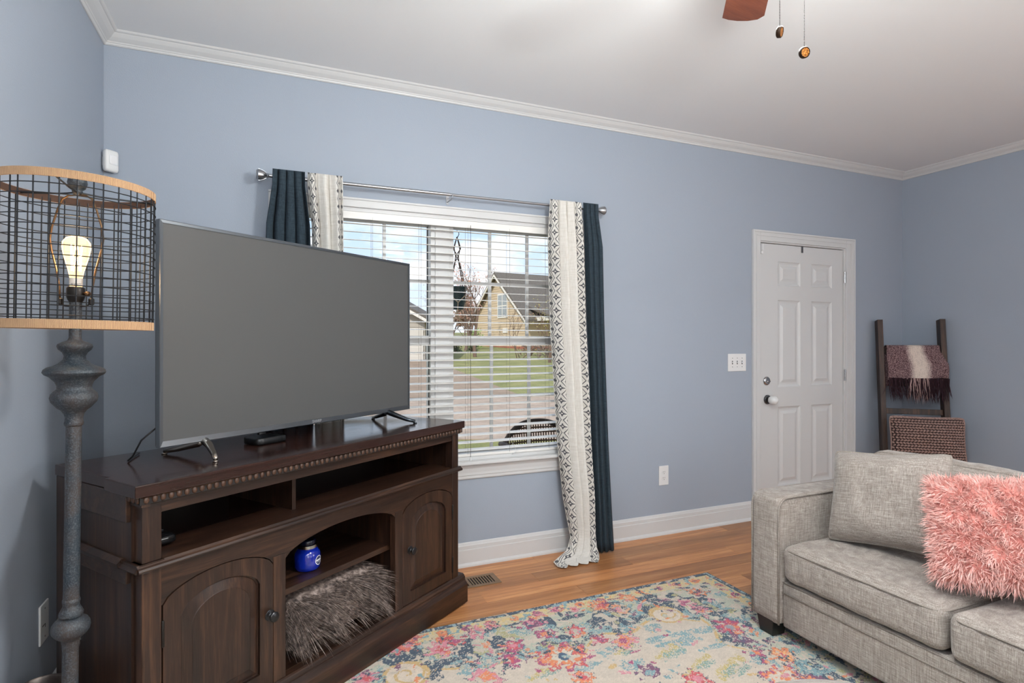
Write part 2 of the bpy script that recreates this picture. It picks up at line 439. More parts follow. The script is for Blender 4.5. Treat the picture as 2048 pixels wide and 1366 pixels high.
crn = [((XL, YB, 0), (XR, YB, 0), (0, -1, 0), 'along the wall over the window'), ((XL, REAR, 0), (XL, YB, 0), (1, 0, 0), 'along the wall over the floor lamp'),
       ((XR, YB, 0), (XR, REAR, 0), (-1, 0, 0), 'along the wall over the ladder'), ((XR, REAR, 0), (XL, REAR, 0), (0, 1, 0), 'along the near wall')]
for k, (a, c, n, t) in enumerate(crn):
    tag(moulding(CROWN, a, c, n, WHITE).build('trim_%d' % (k + 1), WHITE), 'white crown moulding ' + t, 'moulding', kind='structure')
for nm, a, c, n, m0, m1, t in (('baseboard_back', (XL, YB, 0), (3.27, YB, 0), (0, -1, 0), 1, 0, 'under the window up to the door'),
                            ('baseboard_corner', (4.369, YB, 0), (XR, YB, 0), (0, -1, 0), 0, 1, 'between the door and the corner'),
                            ('baseboard_left', (XL, REAR, 0), (XL, YB, 0), (1, 0, 0), 1, 1, 'of the wall by the floor lamp'),
                            ('baseboard_right', (XR, YB, 0), (XR, REAR, 0), (-1, 0, 0), 1, 1, 'of the wall behind the sofa'),
                            ('baseboard_rear', (XR, REAR, 0), (XL, REAR, 0), (0, 1, 0), 1, 1, 'of the near wall')):
    tag(moulding(BASE, a, c, n, WHITE, m0, m1).build(nm, WHITE), 'white baseboard ' + t, 'baseboard', kind='structure')

# ---- body of the uplight added behind the camera
to = thing('added_uplighter', 'black uplighter added behind the camera to brighten the ceiling', 'floor lamp', (UPLIGHT[0], UPLIGHT[1], 0))
MB().lathe([(.001, 0), (.14, 0), (.14, .015), (.03, .03), (.012, .05), (.012, 1.56), (.001, 1.56)], 28).build('stand', BLACKP, to, smooth=True, angle=50)
MB().lathe([(.012, 1.54), (.06, 1.57), (.14, 1.63), (.185, 1.69), (.181, 1.69), (.136, 1.636), (.06, 1.582), (.001, 1.575)], 36).build('bowl', BLACKP, to, smooth=True, angle=50)
# ---- window
win = thing('window_1', 'white double window with grilles behind the blind', 'window', kind='structure')
b = MB()
cw = 0.05
for x0, x1 in ((WX0 - cw, WX0), (WX1, WX1 + cw)): b.box(x0, x1, YB - .016, YB, WZ0, WZ1 + cw)
b.box(WX0, WX1, YB - .016, YB, WZ1, WZ1 + cw)
b.box(WX0 - cw, WX1 + cw, YB - .022, YB - .016, WZ1 + cw - .012, WZ1 + cw)
b.build('casing', WHITE, win, bevel=.003)
b = MB().prism([(YB, .615), (YB - .045, .615), (YB - .052, .610), (YB - .052, .598), (YB - .045, .593), (YB, .593)], WX0 - .08, WX1 + .08, 'yz')
b.build('stool', WHITE, win, bevel=.002)
MB().prism([(YB, .593), (YB - .03, .593), (YB - .028, .585), (YB - .020, .570), (YB - .016, .545), (YB - .016, .530), (YB - .012, .526), (YB - .012, .512), (YB - .008, .506), (YB, .506)], WX0 - .06, WX1 + .06, 'yz').build('apron', WHITE, win)
MB().box(WX0, WX1, YB, YB + WT, WZ0 - .001, WZ0 + .02).box(WX0, WX0 + .02, YB, YB + WT, WZ0, WZ1).box(WX1 - .02, WX1, YB, YB + WT, WZ0, WZ1).box(WX0, WX1, YB, YB + WT, WZ1 - .02, WZ1).build('jamb', WHITE, win)
MB().box(.859, .998, YB + .05, YB + WT, WZ0 + .02, WZ1 - .02).box(.885, .972, YB + .044, YB + .05, WZ0 + .02, WZ1 - .02).build('mullion_post', WHITE, win, bevel=.003)
for (gx0, gx1) in ((.097, .859), (.998, 1.757)):
    for (z0, z1, yy, nm) in ((1.345, 1.985, YB + .105, 'upper_sash'), (.66, 1.29, YB + .075, 'lower_sash')):
        st = .033
        sash = MB().box(gx0 - st, gx0, yy, yy + .03, z0 - .045, z1 + .04).box(gx1, gx1 + st, yy, yy + .03, z0 - .045, z1 + .04).box(gx0, gx1, yy, yy + .03, z0 - .055, z0).box(gx0, gx1, yy, yy + .03, z1, z1 + .055).build(nm, WHITE, win, bevel=.002)
        for k in (1, 2):
            x = gx0 + (gx1 - gx0) * k / 3
            MB().box(x - .009, x + .009, yy + .008, yy + .022, z0, z1).build('muntin', WHITE, sash)
        zm = (z0 + z1) / 2
        MB().box(gx0, gx1, yy + .009, yy + .021, zm - .009, zm + .009).build('muntin', WHITE, sash)
        for i in range(3):
            for (a, c) in ((z0, zm), (zm, z1)):
                xa = gx0 + (gx1 - gx0) * i / 3; xb = gx0 + (gx1 - gx0) * (i + 1) / 3
                MB().box(xa, xb, yy + .013, yy + .017, a, c).build('pane', GLASS, sash)

# ---- door
door = thing('door_1', 'white six panel door with a keypad free deadbolt and white knob cover', 'door', kind='structure')
door['label'] = 'white six panel door left of the blanket ladder'
b = MB()
for (pz, py) in (((3.27, 3.345), 0), ((4.269, 4.369 - .025), 0)):
    x0, x1 = (3.27, 3.345) if pz[0] < 4 else (4.269, 4.369)
    b.box(x0, x1, YB - .014, YB, 0, 2.137)
b.box(3.345, 4.269, YB - .014, YB, 2.06, 2.137)
# raised outer bead and inner bead
for (x0, x1) in ((3.27, 3.284), (4.355, 4.369)): b.box(x0, x1, YB - .02, YB - .014, 0, 2.137)
b.box(3.284, 4.355, YB - .02, YB - .014, 2.123, 2.137)
for (x0, x1) in ((3.305, 3.312), (4.318, 4.325)): b.box(x0, x1, YB - .0175, YB - .014, 0, 2.102)
b.box(3.312, 4.318, YB - .0175, YB - .014, 2.095, 2.102)
b.build('casing', WHITE, door, bevel=.002)
MB().box(DX0, 3.357, YB - .001, YB + WT, 0, 2.06).box(4.257, DX1, YB - .001, YB + WT, 0, 2.06).box(3.357, 4.257, YB - .001, YB + WT, 2.05, 2.06).build('jamb', WHITE, door)
DY = YB + .012
cols = [(3.547, 3.784), (3.903, 4.133)]; rows = [(.215, .815), (.965, 1.625), (1.735, 1.918)]
slab = MB(); xs = [3.360, 3.547, 3.784, 3.903, 4.133, 4.254]; zs = [.008, .215, .815, .965, 1.625, 1.735, 1.918, 2.046]
for i in range(5):
    for j in range(7):
        if i in (1, 3) and j in (1, 3, 5): continue
        slab.add([(xs[i], DY, zs[j]), (xs[i + 1], DY, zs[j]), (xs[i + 1], DY, zs[j + 1]), (xs[i], DY, zs[j + 1])], [(0, 1, 2, 3)])
slab.box(3.360, 4.254, DY + .012, DY + .045, .008, 2.046)
slab.add([(3.36, DY, .008), (3.36, DY + .012, .008), (3.36, DY + .012, 2.046), (3.36, DY, 2.046)], [(0, 1, 2, 3)])
slab.add([(4.254, DY, .008), (4.254, DY + .012, .008), (4.254, DY + .012, 2.046), (4.254, DY, 2.046)], [(3, 2, 1, 0)])
slab.add([(3.36, DY, 2.046), (4.254, DY, 2.046), (4.254, DY + .012, 2.046), (3.36, DY + .012, 2.046)], [(0, 1, 2, 3)])
slab.build('slab', WHITE, door)
for (x0, x1) in cols:
    for (z0, z1) in rows:
        p = MB(); L = [(0, 0), (.006, .005), (.018, .009), (.032, .009), (.055, .002), (.057, .002)]
        vs = []; fs = []
        for (ins, dep) in L: vs += [(x0 + ins, DY + dep, z0 + ins), (x1 - ins, DY + dep, z0 + ins), (x1 - ins, DY + dep, z1 - ins), (x0 + ins, DY + dep, z1 - ins)]
        for k in range(len(L) - 1):
            for e in range(4): fs.append((k * 4 + e, k * 4 + (e + 1) % 4, (k + 1) * 4 + (e + 1) % 4, (k + 1) * 4 + e))
        k = (len(L) - 1) * 4; fs.append((k, k + 1, k + 2, k + 3))
        p.add(vs, fs).build('panel', WHITE, door)
for z in (1.827, 1.041, .255):
    h = MB(); h.lathe([(.007, -.045), (.007, .045)], 12, T(4.257, YB - .008, z)); h.box(4.2545, 4.268, YB - .003, YB - .0005, z - .045, z + .045)
    h.build('hinge', CHROME, door, smooth=True, angle=40)
Md = axis_M((3.431, DY, 1.015), (0, -1, 0))
MB().lathe([(.033, 0), (.033, .004), (.028, .010), (.022, .012), (.001, .012)], 28, Md).build('deadbolt', CHROME, door, smooth=True, angle=40)
MB().rbox((3.431, DY - .018, 1.012), (.017, .007, .005), .003, 3).build('thumb_turn', CHROME, door, smooth=True)
Mk = axis_M((3.439, DY, .875), (0, -1, 0))
kn = MB().lathe([(.036, 0), (.036, .004), (.030, .012), (.012, .014), (.012, .03), (.001, .03)], 28, Mk).build('knob_rose', mat('dark_nickel', color=lin((110, 110, 112)), rough=.25, metal=1), door, smooth=True, angle=40)
kc = MB().lathe([(.014, .022), (.024, .028), (.032, .042), (.034, .058), (.031, .072), (.022, .084), (.010, .088), (.001, .089)], 28, Mk).build('knob_cover', PLATE, door, smooth=True)
MB().lathe([(.006, 0), (.006, .002), (.001, .002)], 14, axis_M((3.452, DY - .083, .876), (.4, -.9, .05))).build('keyhole', DARKSLOT, kc)
MB().box(3.362, 3.385, DY - .016, DY, 1.965, 2.042).build('contact_sensor', PLATE, door, bevel=.003)
MB().box(3.349, 3.358, YB - .03, YB - .014, 1.985, 2.035).build('contact_magnet', PLATE, door, bevel=.002)
MB().box(3.792, 3.812, DY - .004, DY, 1.998, 2.046).build('wreath_hook', mat('grey_metal', color=lin((110, 110, 112)), rough=.4, metal=.8), door, bevel=.002)

# ---- wall plates, motion sensor, floor register
sw = thing('light_switch_plate', 'white triple toggle switch plate beside the door', 'switch')
MB().box(3.041, 3.212, YB - .006, YB, 1.095, 1.222).build('plate', PLATE, sw, bevel=.003)
for x in (3.081, 3.1265, 3.172):
    MB().box(x - .004, x + .004, YB - .0075, YB - .006, 1.146, 1.171).build('toggle_slot', DARKSLOT, sw)
    MB().box(x - .0035, x + .0035, YB - .016, YB - .006, 1.1, 1.11, T(0, 0, .055)).build('toggle', PLATE, sw)
    for z in (1.127, 1.19): MB().lathe([(.003, 0), (.003, .0015), (.0005, .0015)], 10, axis_M((x, YB - .006, z), (0, -1, 0))).build('screw', DARKSLOT if z > 2 else CHROME, sw)
def outlet(label, M, blank=False):
    o = thing('wall_outlet', label, 'outlet', group='electrical wall plates'); o.matrix_world = M
    MB().box(-.04, .04, 0, .006, -.066, .066).build('plate', PLATE, o, bevel=.003)
    if blank:
        MB().box(-.004, .022, .006, .0068, -.008, -.005).build('cable_slot', DARKSLOT, o); MB().box(-.005, -.002, .006, .0068, -.018, -.006).build('cable_slot', DARKSLOT, o)
        for z in (-.047, .047): MB().lathe([(.003, 0), (.003, .0015), (.0005, .0015)], 10, axis_M((0, .006, z), (0, 1, 0))).build('screw', CHROME, o)
    else:
        for zc in (-.02, .02):
            r = MB().lathe([(.0165, 0), (.0165, .002), (.001, .002)], 24, axis_M((0, .006, zc), (0, 1, 0))).build('receptacle', PLATE, o)
            for x in (-.006, .006): MB().box(x - .001, x + .001, .008, .0084, zc + .001, zc + .009).build('slot', DARKSLOT, r)
            MB().lathe([(.0025, 0), (.0025, .0005), (.0005, .0005)], 10, axis_M((0, .008, zc - .007), (0, 1, 0))).build('ground_hole', DARKSLOT, r)
    return o
outlet('white duplex outlet low on the wall between curtain and door', Matrix.Translation((2.473, YB, .398)) @ Matrix.Rotation(math.pi, 4, 'Z'))
outlet('white wall plate low on the wall behind the lamp pole', Matrix.Translation((XL, 2.394, .361)) @ Matrix.Rotation(-math.pi / 2, 4, 'Z'), True)
ms = thing('motion_sensor', 'small white motion sensor high in the corner above the lamp', 'sensor')
Mm = Matrix.Translation((XL + .034, YB - .034, 2.14)) @ Matrix.Rotation(math.radians(45), 4, 'Z')
mo = MB().rbox((0, 0, 0), (.031, .016, .050), .012, 6, M=Mm).build('housing', PLATE, ms, smooth=True)
MB().rbox((.003, -.0155, .004), (.019, .0035, .022), .003, 4, M=Mm).build('lens', mat('sensor_lens', color=lin((238, 238, 240)), rough=.2), ms, smooth=True)
MB().box(-.02, .02, .012, .034, -.02, .02, Mm).build('corner_bracket', PLATE, ms)

reg = thing('floor_register', 'brown metal floor vent register between the stand and the wall', 'vent', (1.02, 2.935, 0))
REGM = mat('bronze_register', color=lin((138, 112, 88)), rough=.45, metal=.3)
b = MB(); x0, x1, y0, y1 = -.155, .143, -.068, .068
b.box(x0, x1, y0, y0 + .022, 0, .005); b.box(x0, x1, y1 - .022, y1, 0, .005); b.box(x0, x0 + .03, y0 + .022, y1 - .022, 0, .005); b.box(x1 - .03, x1, y0 + .022, y1 - .022, 0, .005); b.box(-.035, -.018, y0 + .022, y1 - .022, 0, .005)
b.build('frame', REGM, reg, bevel=.0015)
MB().box(x0 + .03, x1 - .03, y0 + .022, y1 - .022, .0002, .001).build('duct_shadow', mat('duct_black', color=(.012, .01, .008), rough=.8), reg)
for k in range(16):
    x = x0 + .037 + k * .0158
    if -.04 < x < -.012: continue
    MB().box(x - .004, x + .0035, y0 + .022, y1 - .022, .001, .004).build('louvre', REGM, reg)

# ---------------------------------------------------------------- blind, rod, curtains
SLATM = mat('white_slat', color=lin((236, 234, 230)), rough=.35)
bl = thing('window_blind', 'white two inch slat blind lowered over the whole double window', 'blind')
MB().box(WX0 + .022, WX1 - .022, YB + .004, YB + .044, 1.985, WZ1 - .021).box(WX0 + .021, WX1 - .021, YB - .002, YB + .004, 1.975, WZ1 - .021).build('headrail', SLATM, bl, bevel=.002)
z = 1.955; s0 = None; tilt = math.radians(6)
ys = YB + .024
while z > .665:
    if s0 is None:
        pts = [(-.025, 0), (0, .0014), (.025, 0), (.025, -.0022), (0, -.0008), (-.025, -.0022)]
        s0 = MB().prism(pts, WX0 + .024, WX1 - .024, 'yz').build('slat', SLATM, bl); o = s0
    else: o = share(s0, bl)
    o.location = (0, ys, z); o.rotation_euler = (tilt, 0, 0); z -= .0442
MB().box(WX0 + .024, WX1 - .024, ys - .026, ys + .026, .636, .652).build('bottom_rail', SLATM, bl, bevel=.003)
CORDM = mat('blind_cord', color=lin((128, 122, 116)), rough=.9)
for x in (.26, .52, .79, 1.07, 1.335, 1.60):
    for yy in (ys - .0255, ys + .0255): MB().tube([(x, yy, .645), (x, yy, 1.99)], .0008, 5).build('ladder_cord', CORDM, bl)
lc = MB().tube([(1.083, ys - .034, .62), (1.083, ys - .034, 1.99)], .0013, 6).build('lift_cord', mat('dark_cord', color=lin((70, 64, 60)), rough=.9), bl)
MB().lathe([(.002, .03), (.004, .026), (.007, .004), (.006, 0), (.001, 0)], 12, T(1.083, ys - .034, .605)).build('tassel', PLATE, lc, smooth=True)
MB().tube([(1.34, ys - .03, .66), (1.352, ys - .034, .7), (1.372, ys - .03, .66), (1.36, ys - .036, .635), (1.345, ys - .03, .63), (1.39, ys - .032, .652)], .0012, 5).build('cord_knot', PLATE, bl)

RODZ, RODY = 2.135, YB - .092
rod = thing('curtain_rod', 'brushed steel curtain rod with ribbed cone finials above the window', 'curtain rod')
STEEL = mat('brushed_steel', color=lin((172, 174, 178)), rough=.28, metal=1.0)
MB().tube([(.0, RODY, RODZ), (.93, RODY, RODZ)], .0095, 14).build('rod', STEEL, rod, smooth=True, angle=40)
MB().tube([(.90, RODY, RODZ), (1.89, RODY, RODZ)], .0075, 14).build('inner_rod', STEEL, rod, smooth=True, angle=40)
for x, sg in ((.0, -1), (1.89, 1)):
    b = MB(); prof = [(.008, 0), (.012, .004), (.010, .010), (.013, .014), (.022, .026), (.028, .042), (.029, .050), (.024, .054), (.023, .058), (.001, .060)]
    f_ = b.lathe(prof, 20, axis_M((x, RODY, RODZ), (sg, 0, 0))).build('finial', STEEL, rod, smooth=True, angle=35)
    for k in range(10):
        a = 2 * math.pi * k / 10
        MB().tube([(.0128 * math.cos(a), .0128 * math.sin(a), .014), (.0222 * math.cos(a), .0222 * math.sin(a), .026), (.0283 * math.cos(a), .0283 * math.sin(a), .042), (.0292 * math.cos(a), .0292 * math.sin(a), .050)], .0012, 5, M=axis_M((x, RODY, RODZ), (sg, 0, 0))).build('rib', STEEL, f_)
for x in (.06, .945, 1.855):
    b = MB().box(x - .008, x + .008, YB - .003, YB, 2.10, 2.165).tube([(x, YB - .002, RODZ - .022), (x, RODY + .01, RODZ - .022), (x, RODY - .008, RODZ - .016), (x, RODY - .011, RODZ)], .0035, 8)
    b.build('bracket', STEEL, rod)

def curtain(name, label, m, rows, folds, seed, nu=72, sub=6, group=None, pocket=False):
    """rows: (x_left, x_right, y_mid, z, amplitude) from the rod down; folds run the whole drop"""
    R = [np.array(r, float) for r in rows]; pts = []; V = []
    rr = random.Random(seed); ph = [rr.uniform(0, 6.28) for _ in range(4)]
    vs, fs, uv = [], [], []; acc = 0.0; lines = []
    for i in range(len(R) - 1):
        for k in range(sub):
            t = k / sub; lines.append(R[i] * (1 - t) + R[i + 1] * t)
    lines.append(R[-1])
    for j, L in enumerate(lines):
        if j: acc += math.hypot(lines[j][2] - lines[j - 1][2], lines[j][3] - lines[j - 1][3])
        for i in range(nu + 1):
            u = i / nu
            w = math.sin(2 * math.pi * folds * u + ph[0] + .35 * math.sin(acc * 1.1 + ph[1])) + .3 * math.sin(2 * math.pi * folds * 2.0 * u + ph[2])
            fx = .45 * math.cos(2 * math.pi * folds * u + ph[0]) * L[4] * min(1, 4 * u * (1 - u) + .1)
            vs.append((L[0] + (L[1] - L[0]) * u + fx, L[2] + w * L[4], L[3] + (.004 * w if L[3] > .5 else (.30 * L[4] * (w + 1.3) if pocket and L[3] < .06 else 0.0)))); uv.append((u, acc))
    n = nu + 1
    for j in range(len(lines) - 1):
        for i in range(nu): fs.append((j * n + i, j * n + i + 1, (j + 1) * n + i + 1, (j + 1) * n + i))
    b = MB(); b.add(vs, fs)
    o = b.build(name, m, None, smooth=True, solid=.0016, uv=uv)
    return tag(o, label, 'curtain', group)
ZT = RODZ + .028
# right pair
curtain('printed_curtain', 'cream curtain with grey diamond bands pooling on the floor right of the window', CREAM,
        [(1.552, 1.768, RODY - .033, ZT, .012), (1.548, 1.770, RODY - .034, RODZ - .03, .014), (1.556, 1.790, RODY - .01, 1.9, .028), (1.575, 1.802, RODY - .004, 1.45, .031), (1.600, 1.822, RODY - .006, 1.05, .032), (1.618, 1.832, RODY - .016, .7, .031),
         (1.655, 1.845, RODY - .03, .35, .036), (1.685, 1.850, RODY - .05, .12, .018), (1.640, 1.852, RODY - .075, .040, .016), (1.570, 1.848, RODY - .10, .020, .014), (1.525, 1.835, RODY - .13, .014, .013), (1.53, 1.81, RODY - .17, .006, .009)], 4, 3, nu=120, group='printed curtains', pocket=True)
curtain('navy_curtain', 'navy linen curtain hanging straight right of the window beside the bare wall', NAVY,
        [(1.780, 1.880, RODY - .036, ZT, .014), (1.782, 1.880, RODY - .038, RODZ - .05, .016), (1.802, 1.918, RODY - .026, 1.9, .020), (1.817, 1.930, RODY - .026, 1.45, .021), (1.838, 1.945, RODY - .026, 1.05, .022), (1.848, 1.958, RODY - .030, .7, .023), (1.860, 1.972, RODY - .040, .35, .024), (1.870, 1.988, RODY - .05, .012, .024)], 3, 8, group='navy curtains')
# the gathered end of the printed curtain lying against the baseboard belongs to the same cloth
curtain('navy_curtain', 'navy linen curtain left of the window behind the television', NAVY,
        [(.016, .164, RODY - .036, ZT, .014), (.014, .166, RODY - .038, RODZ - .05, .016), (-.012, .190, RODY - .01, 1.9, .020), (-.03, .205, RODY - .006, 1.3, .022), (-.03, .21, RODY - .006, .06, .022)], 4, 5, group='navy curtains')
curtain('printed_curtain', 'cream curtain with grey diamond bands left of the window behind the television', CREAM,
        [(.178, .348, RODY - .034, ZT, .013), (.178, .350, RODY - .035, RODZ - .03, .014), (.20, .356, RODY - .008, 1.9, .018), (.215, .362, RODY - .004, 1.3, .020), (.215, .36, RODY - .004, .06, .020)], 3, 11, nu=90, group='printed curtains')

# ---------------------------------------------------------------- television stand
PA = on_z(275.5, 973.7, .915); PB = on_z(929.8, 842, .915); SANG = math.atan2(PB.y - PA.y, PB.x - PA.x)
st = thing('tv_stand', 'dark oak television stand with arched doors set across the corner', 'tv stand', (PA.x, PA.y, .0095), SANG)
H = .907; L = 1.505; DEP = .527
b = MB(); 
MB().prism([(-.006, 0), (L, 0), (L, .18), (L - .016, .18), (L - .016, DEP), (.002, DEP), (.008, .18), (-.006, .18)], H - .035, H, 'xy').build('top', OAK_TOP, st, bevel=.003)
# egg moulding under the top
MB().prism([(0.0, H - .035), (.006, H - .037), (.012, H - .045), (.014, H - .056), (.018, H - .062), (.040, H - .062), (.040, H - .035)], .014, L - .014, 'yz').build('cornice', OAK_H, st)
egg = None
EGG = mat('egg_oak', color=lin((72, 49, 36)), rough=.35)
GAP = mat('dark_brown', color=lin((20, 13, 11)), rough=.6)  # darker brown behind the eggs and on the back panel
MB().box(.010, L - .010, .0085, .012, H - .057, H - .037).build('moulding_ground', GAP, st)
n_egg = 66
for k in range(n_egg):
    x = .026 + (L - .052) * k / (n_egg - 1)
    if egg is None:
        e_ = MB().ball((0, 0, 0), .0082, .0055, .0108, 12, 8); egg = e_.build('egg', EGG, st, smooth=True); o = egg
    else: o = share(egg, st)
    o.location = (x, .0085, H - .0455)
for k in range(7):
    o = share(egg, st); o.location = (.0105, .024 + k * .0222, H - .0455); o.rotation_euler = (0, 0, math.pi / 2)
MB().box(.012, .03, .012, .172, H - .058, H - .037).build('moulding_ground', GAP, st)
MB().box(.016, .04, .014, .176, H - .066, H - .056).build('side_cornice', OAK_V, st)
# posts
Zl = .655
for (x0, x1, nm) in ((.024, .077, 'front_post'), (1.442, 1.488, 'front_post')):
    MB().box(x0, x1, .028, .075, .678, H - .06).build(nm, OAK_V, st, bevel=.003)
    MB().box(x0, x1, .028, .075, .12, Zl).build('lower_post', OAK_V, st, bevel=.003)
for (x0, x1) in ((.442, .490), (1.038, 1.085)): MB().box(x0, x1, .028, .060, .135, .565).build('inner_post', OAK_V, st, bevel=.002)
MB().box(.077, 1.442, .034, .055, .812, H - .06).build('top_rail', OAK_H, st, bevel=.001)
# waist ledge
led = [(.0105, .664), (.012, .670), (.018, .674), (.024, .680), (.20, .680), (.20, .655), (.026, .655), (.018, .658), (.012, .660)]
MB().prism(led, .008, L - .004, 'yz').build('waist_ledge', OAK_H, st)
MB().box(.0765, 1.4425, .20, .515, .660, .680).build('cubby_floor', OAK_TOP, st)
# arched apron
def arch_z(x, x0, x1, zs, zp):
    t = (x - x0) / (x1 - x0); t = min(1, max(0, t)); return zs + (zp - zs) * math.sqrt(max(0, 1 - (2 * t - 1) ** 2)) ** 1.25
spans = [(.080, .442), (.490, 1.038), (1.085, 1.440)]
ZS, ZP = .545, .604
xs = sorted(set([.077, 1.442] + [q for s_ in spans for q in s_] + [s_[0] + (s_[1] - s_[0]) * k / 28 for s_ in spans for k in range(29)]))
vs, fs = [], []
for x in xs:
    zb = ZS
    for s_ in spans:
        if s_[0] <= x <= s_[1]: zb = arch_z(x, s_[0], s_[1], ZS, ZP)
    for (yy) in (.031, .052): vs += [(x, yy, zb), (x, yy, .656)]
for i in range(len(xs) - 1):
    a = i * 4; c = a + 4
    fs += [(a, c, c + 1, a + 1), (a + 2, a + 3, c + 3, c + 2), (a, a + 2, c + 2, c)]
MB().add(vs, fs).build('arched_apron', OAK_H, st)
# doors
def arch_poly(x0, x1, z0, zs, zp, n=24):
    return [(x0, z0), (x1, z0)] + [(x1 + (x0 - x1) * k / n, arch_z(x1 + (x0 - x1) * k / n, x0, x1, zs, zp)) for k in range(n + 1)]
def loft(loops):
    """loops: list of (poly, y)"""
    b = MB(); n = len(loops[0][0]); vs = [(p[0], y, p[1]) for poly, y in loops for p in poly]; fs = []
    for k in range(len(loops) - 1):
        for e in range(n): fs.append((k * n + e, k * n + (e + 1) % n, (k + 1) * n + (e + 1) % n, (k + 1) * n + e))
    fs.append(tuple((len(loops) - 1) * n + e for e in range(n)))
    return b.add(vs, fs)
PEW = mat('antique_pewter', color=lin((62, 62, 64)), rough=.3, metal=.9)
for (x0, x1, side) in ((.0815, .4405, 'l'), (1.0865, 1.4385, 'r')):
    z0 = .138
    P = lambda i, j=0: arch_poly(x0 + i, x1 - i, z0 + i, ZS - .004 - i * .9 - j, ZP - .003 - i * .9 - j)
    fr_o, fr_i = P(0), arch_poly(x0 + .05, x1 - .05, z0 + .05, ZS - .052, ZP - .05)
    b = MB(); n = len(fr_o)
    vs = [(p[0], .050, p[1]) for p in fr_o] + [(p[0], .030, p[1]) for p in fr_o] + [(p[0], .029, p[1]) for p in fr_i] + [(p[0], .040, p[1]) for p in fr_i]
    fs = [(k * n + e, k * n + (e + 1) % n, (k + 1) * n + (e + 1) % n, (k + 1) * n + e) for k in range(3) for e in range(n)]
    d = b.add(vs, fs).build('door', OAK_V, st)
    ip = lambda i: arch_poly(x0 + .05 + i, x1 - .05 - i, z0 + .05 + i, ZS - .052 - i, ZP - .05 - i)
    loft([(ip(0), .040), (ip(.004), .0405), (ip(.006), .039), (ip(.034), .0325), (ip(.036), .0315)]).build('raised_panel', OAK_V, d)
    MB().box(x0 + .02, x1 - .02, .044, .050, z0 + .02, ZS - .03).build('door_back', OAK_V, d)
    kx = .428 if side == 'l' else 1.1335
    prof = [(.0185, 0), (.0185, .002), (.014, .004), (.016, .0055), (.010, .007), (.0065, .010), (.0065, .018), (.012, .021), (.0165, .024), (.017, .027), (.014, .0295), (.0145, .031), (.009, .033), (.004, .0345), (.0005, .035)]
    MB().lathe(prof, 24, axis_M((kx, .030, .373), (0, -1, 0))).build('knob', PEW, d, smooth=True, angle=50)
    hx = .079 if side == 'l' else 1.4405
    for zh in (.462, .205):
        MB().lathe([(.0035, -.038), (.0042, -.036), (.0042, .036), (.0035, .038)], 10, T(hx, .027, zh)).build('hinge', mat('dark_hinge', color=lin((52, 50, 48)), rough=.4, metal=.8), d, smooth=True)
# sides, back, floors, inner shelf
for (x0, x1, sg) in ((.016, .05, 0), (1.462, 1.476, 1)):
    MB().box(x0, x1, .07, .50, .12, H - .035).build('side_panel', OAK_V, st)
for (a, c) in ((.004, .046), (1.462, 1.484)):
    MB().box(a, c, .455, DEP - .006, .10, H - .035).build('back_stile', OAK_V, st, bevel=.002)
    MB().box(a, c, .075, .455, H - .115, H - .035).build('side_rail', OAK_H, st, bevel=.002)
    MB().box(a, c, .075, .455, .62, .668).build('side_rail', OAK_H, st, bevel=.002)
MB().prism([(.000, .664), (.008, .672), (.016, .680), (.08, .680), (.08, .655), (.004, .658)], .02, .11, 'xz').build('side_ledge', OAK_H, st)
MB().prism([(-.004, .672), (.010, .684), (.034, .684), (.034, .655), (.0, .660)], .11, .455, 'xz').build('side_bead', OAK_H, st)
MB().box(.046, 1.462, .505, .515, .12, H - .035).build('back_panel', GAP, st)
MB().box(.05, 1.462, .055, .505, .118, .137).build('bottom_board', OAK_H, st)
for x in (.4575, 1.052): MB().box(x, x + .016, .060, .505, .137, .64).build('partition', OAK_V, st)
MB().box(.4735, 1.052, .075, .50, .392, .4145).build('shelf', OAK_H, st, bevel=.002)
MB().box(.578, .594, .11, .505, .680, .845).build('cubby_divider', OAK_V, st)
# plinth
pl = [(-.001, 0.0), (-.001, .088), (.0035, .094), (.013, .105), (.016, .112), (.0145, .117), (.016, .122), (.019, .125), (.022, .131), (.028, .135), (.07, .135), (.07, 0.0)]
MB().prism(pl, -.020, L + .022, 'yz').build('plinth', OAK_H, st)
for (xa, xb) in ((-.020, .03), (L - .028, L + .022)):
    MB().box(xa, xb, .07, DEP - .01, 0, .112).build('plinth_side', OAK_H, st, bevel=.004)

Mst = Matrix.Translation((PA.x, PA.y, .0095)) @ Matrix.Rotation(SANG, 4, 'Z')
# things on and in the stand
jar = thing('candle_jar', 'cobalt blue glass candle jar with silver lid on the stand shelf', 'candle', Mst @ Vector((.690, .165, .4147)), SANG); jar.scale = (.86, .86, .86)
BLUE = mat('cobalt_glass', color=lin((14, 38, 150)), rough=.12, coat=.6)
MB().lathe([(.001, .0), (.046, .0), (.054, .006), (.057, .02), (.0575, .062), (.054, .078), (.045, .09), (.040, .094), (.040, .104), (.001, .104)], 36).build('jar', BLUE, jar, smooth=True, angle=45)
MB().lathe([(.041, .098), (.043, .099), (.043, .112), (.040, .114), (.001, .1145)], 36).build('lid_band', CHROME, jar, smooth=True, angle=40)
MB().lathe([(.036, .1145), (.037, .128), (.034, .133), (.001, .134)], 30).build('lid_top', mat('navy_lid', color=lin((16, 20, 40)), rough=.2), jar, smooth=True, angle=40)
lab = MB(); WHT = mat('label_white', color=lin((225, 225, 228)), rough=.5)
ang0 = math.radians(-72)
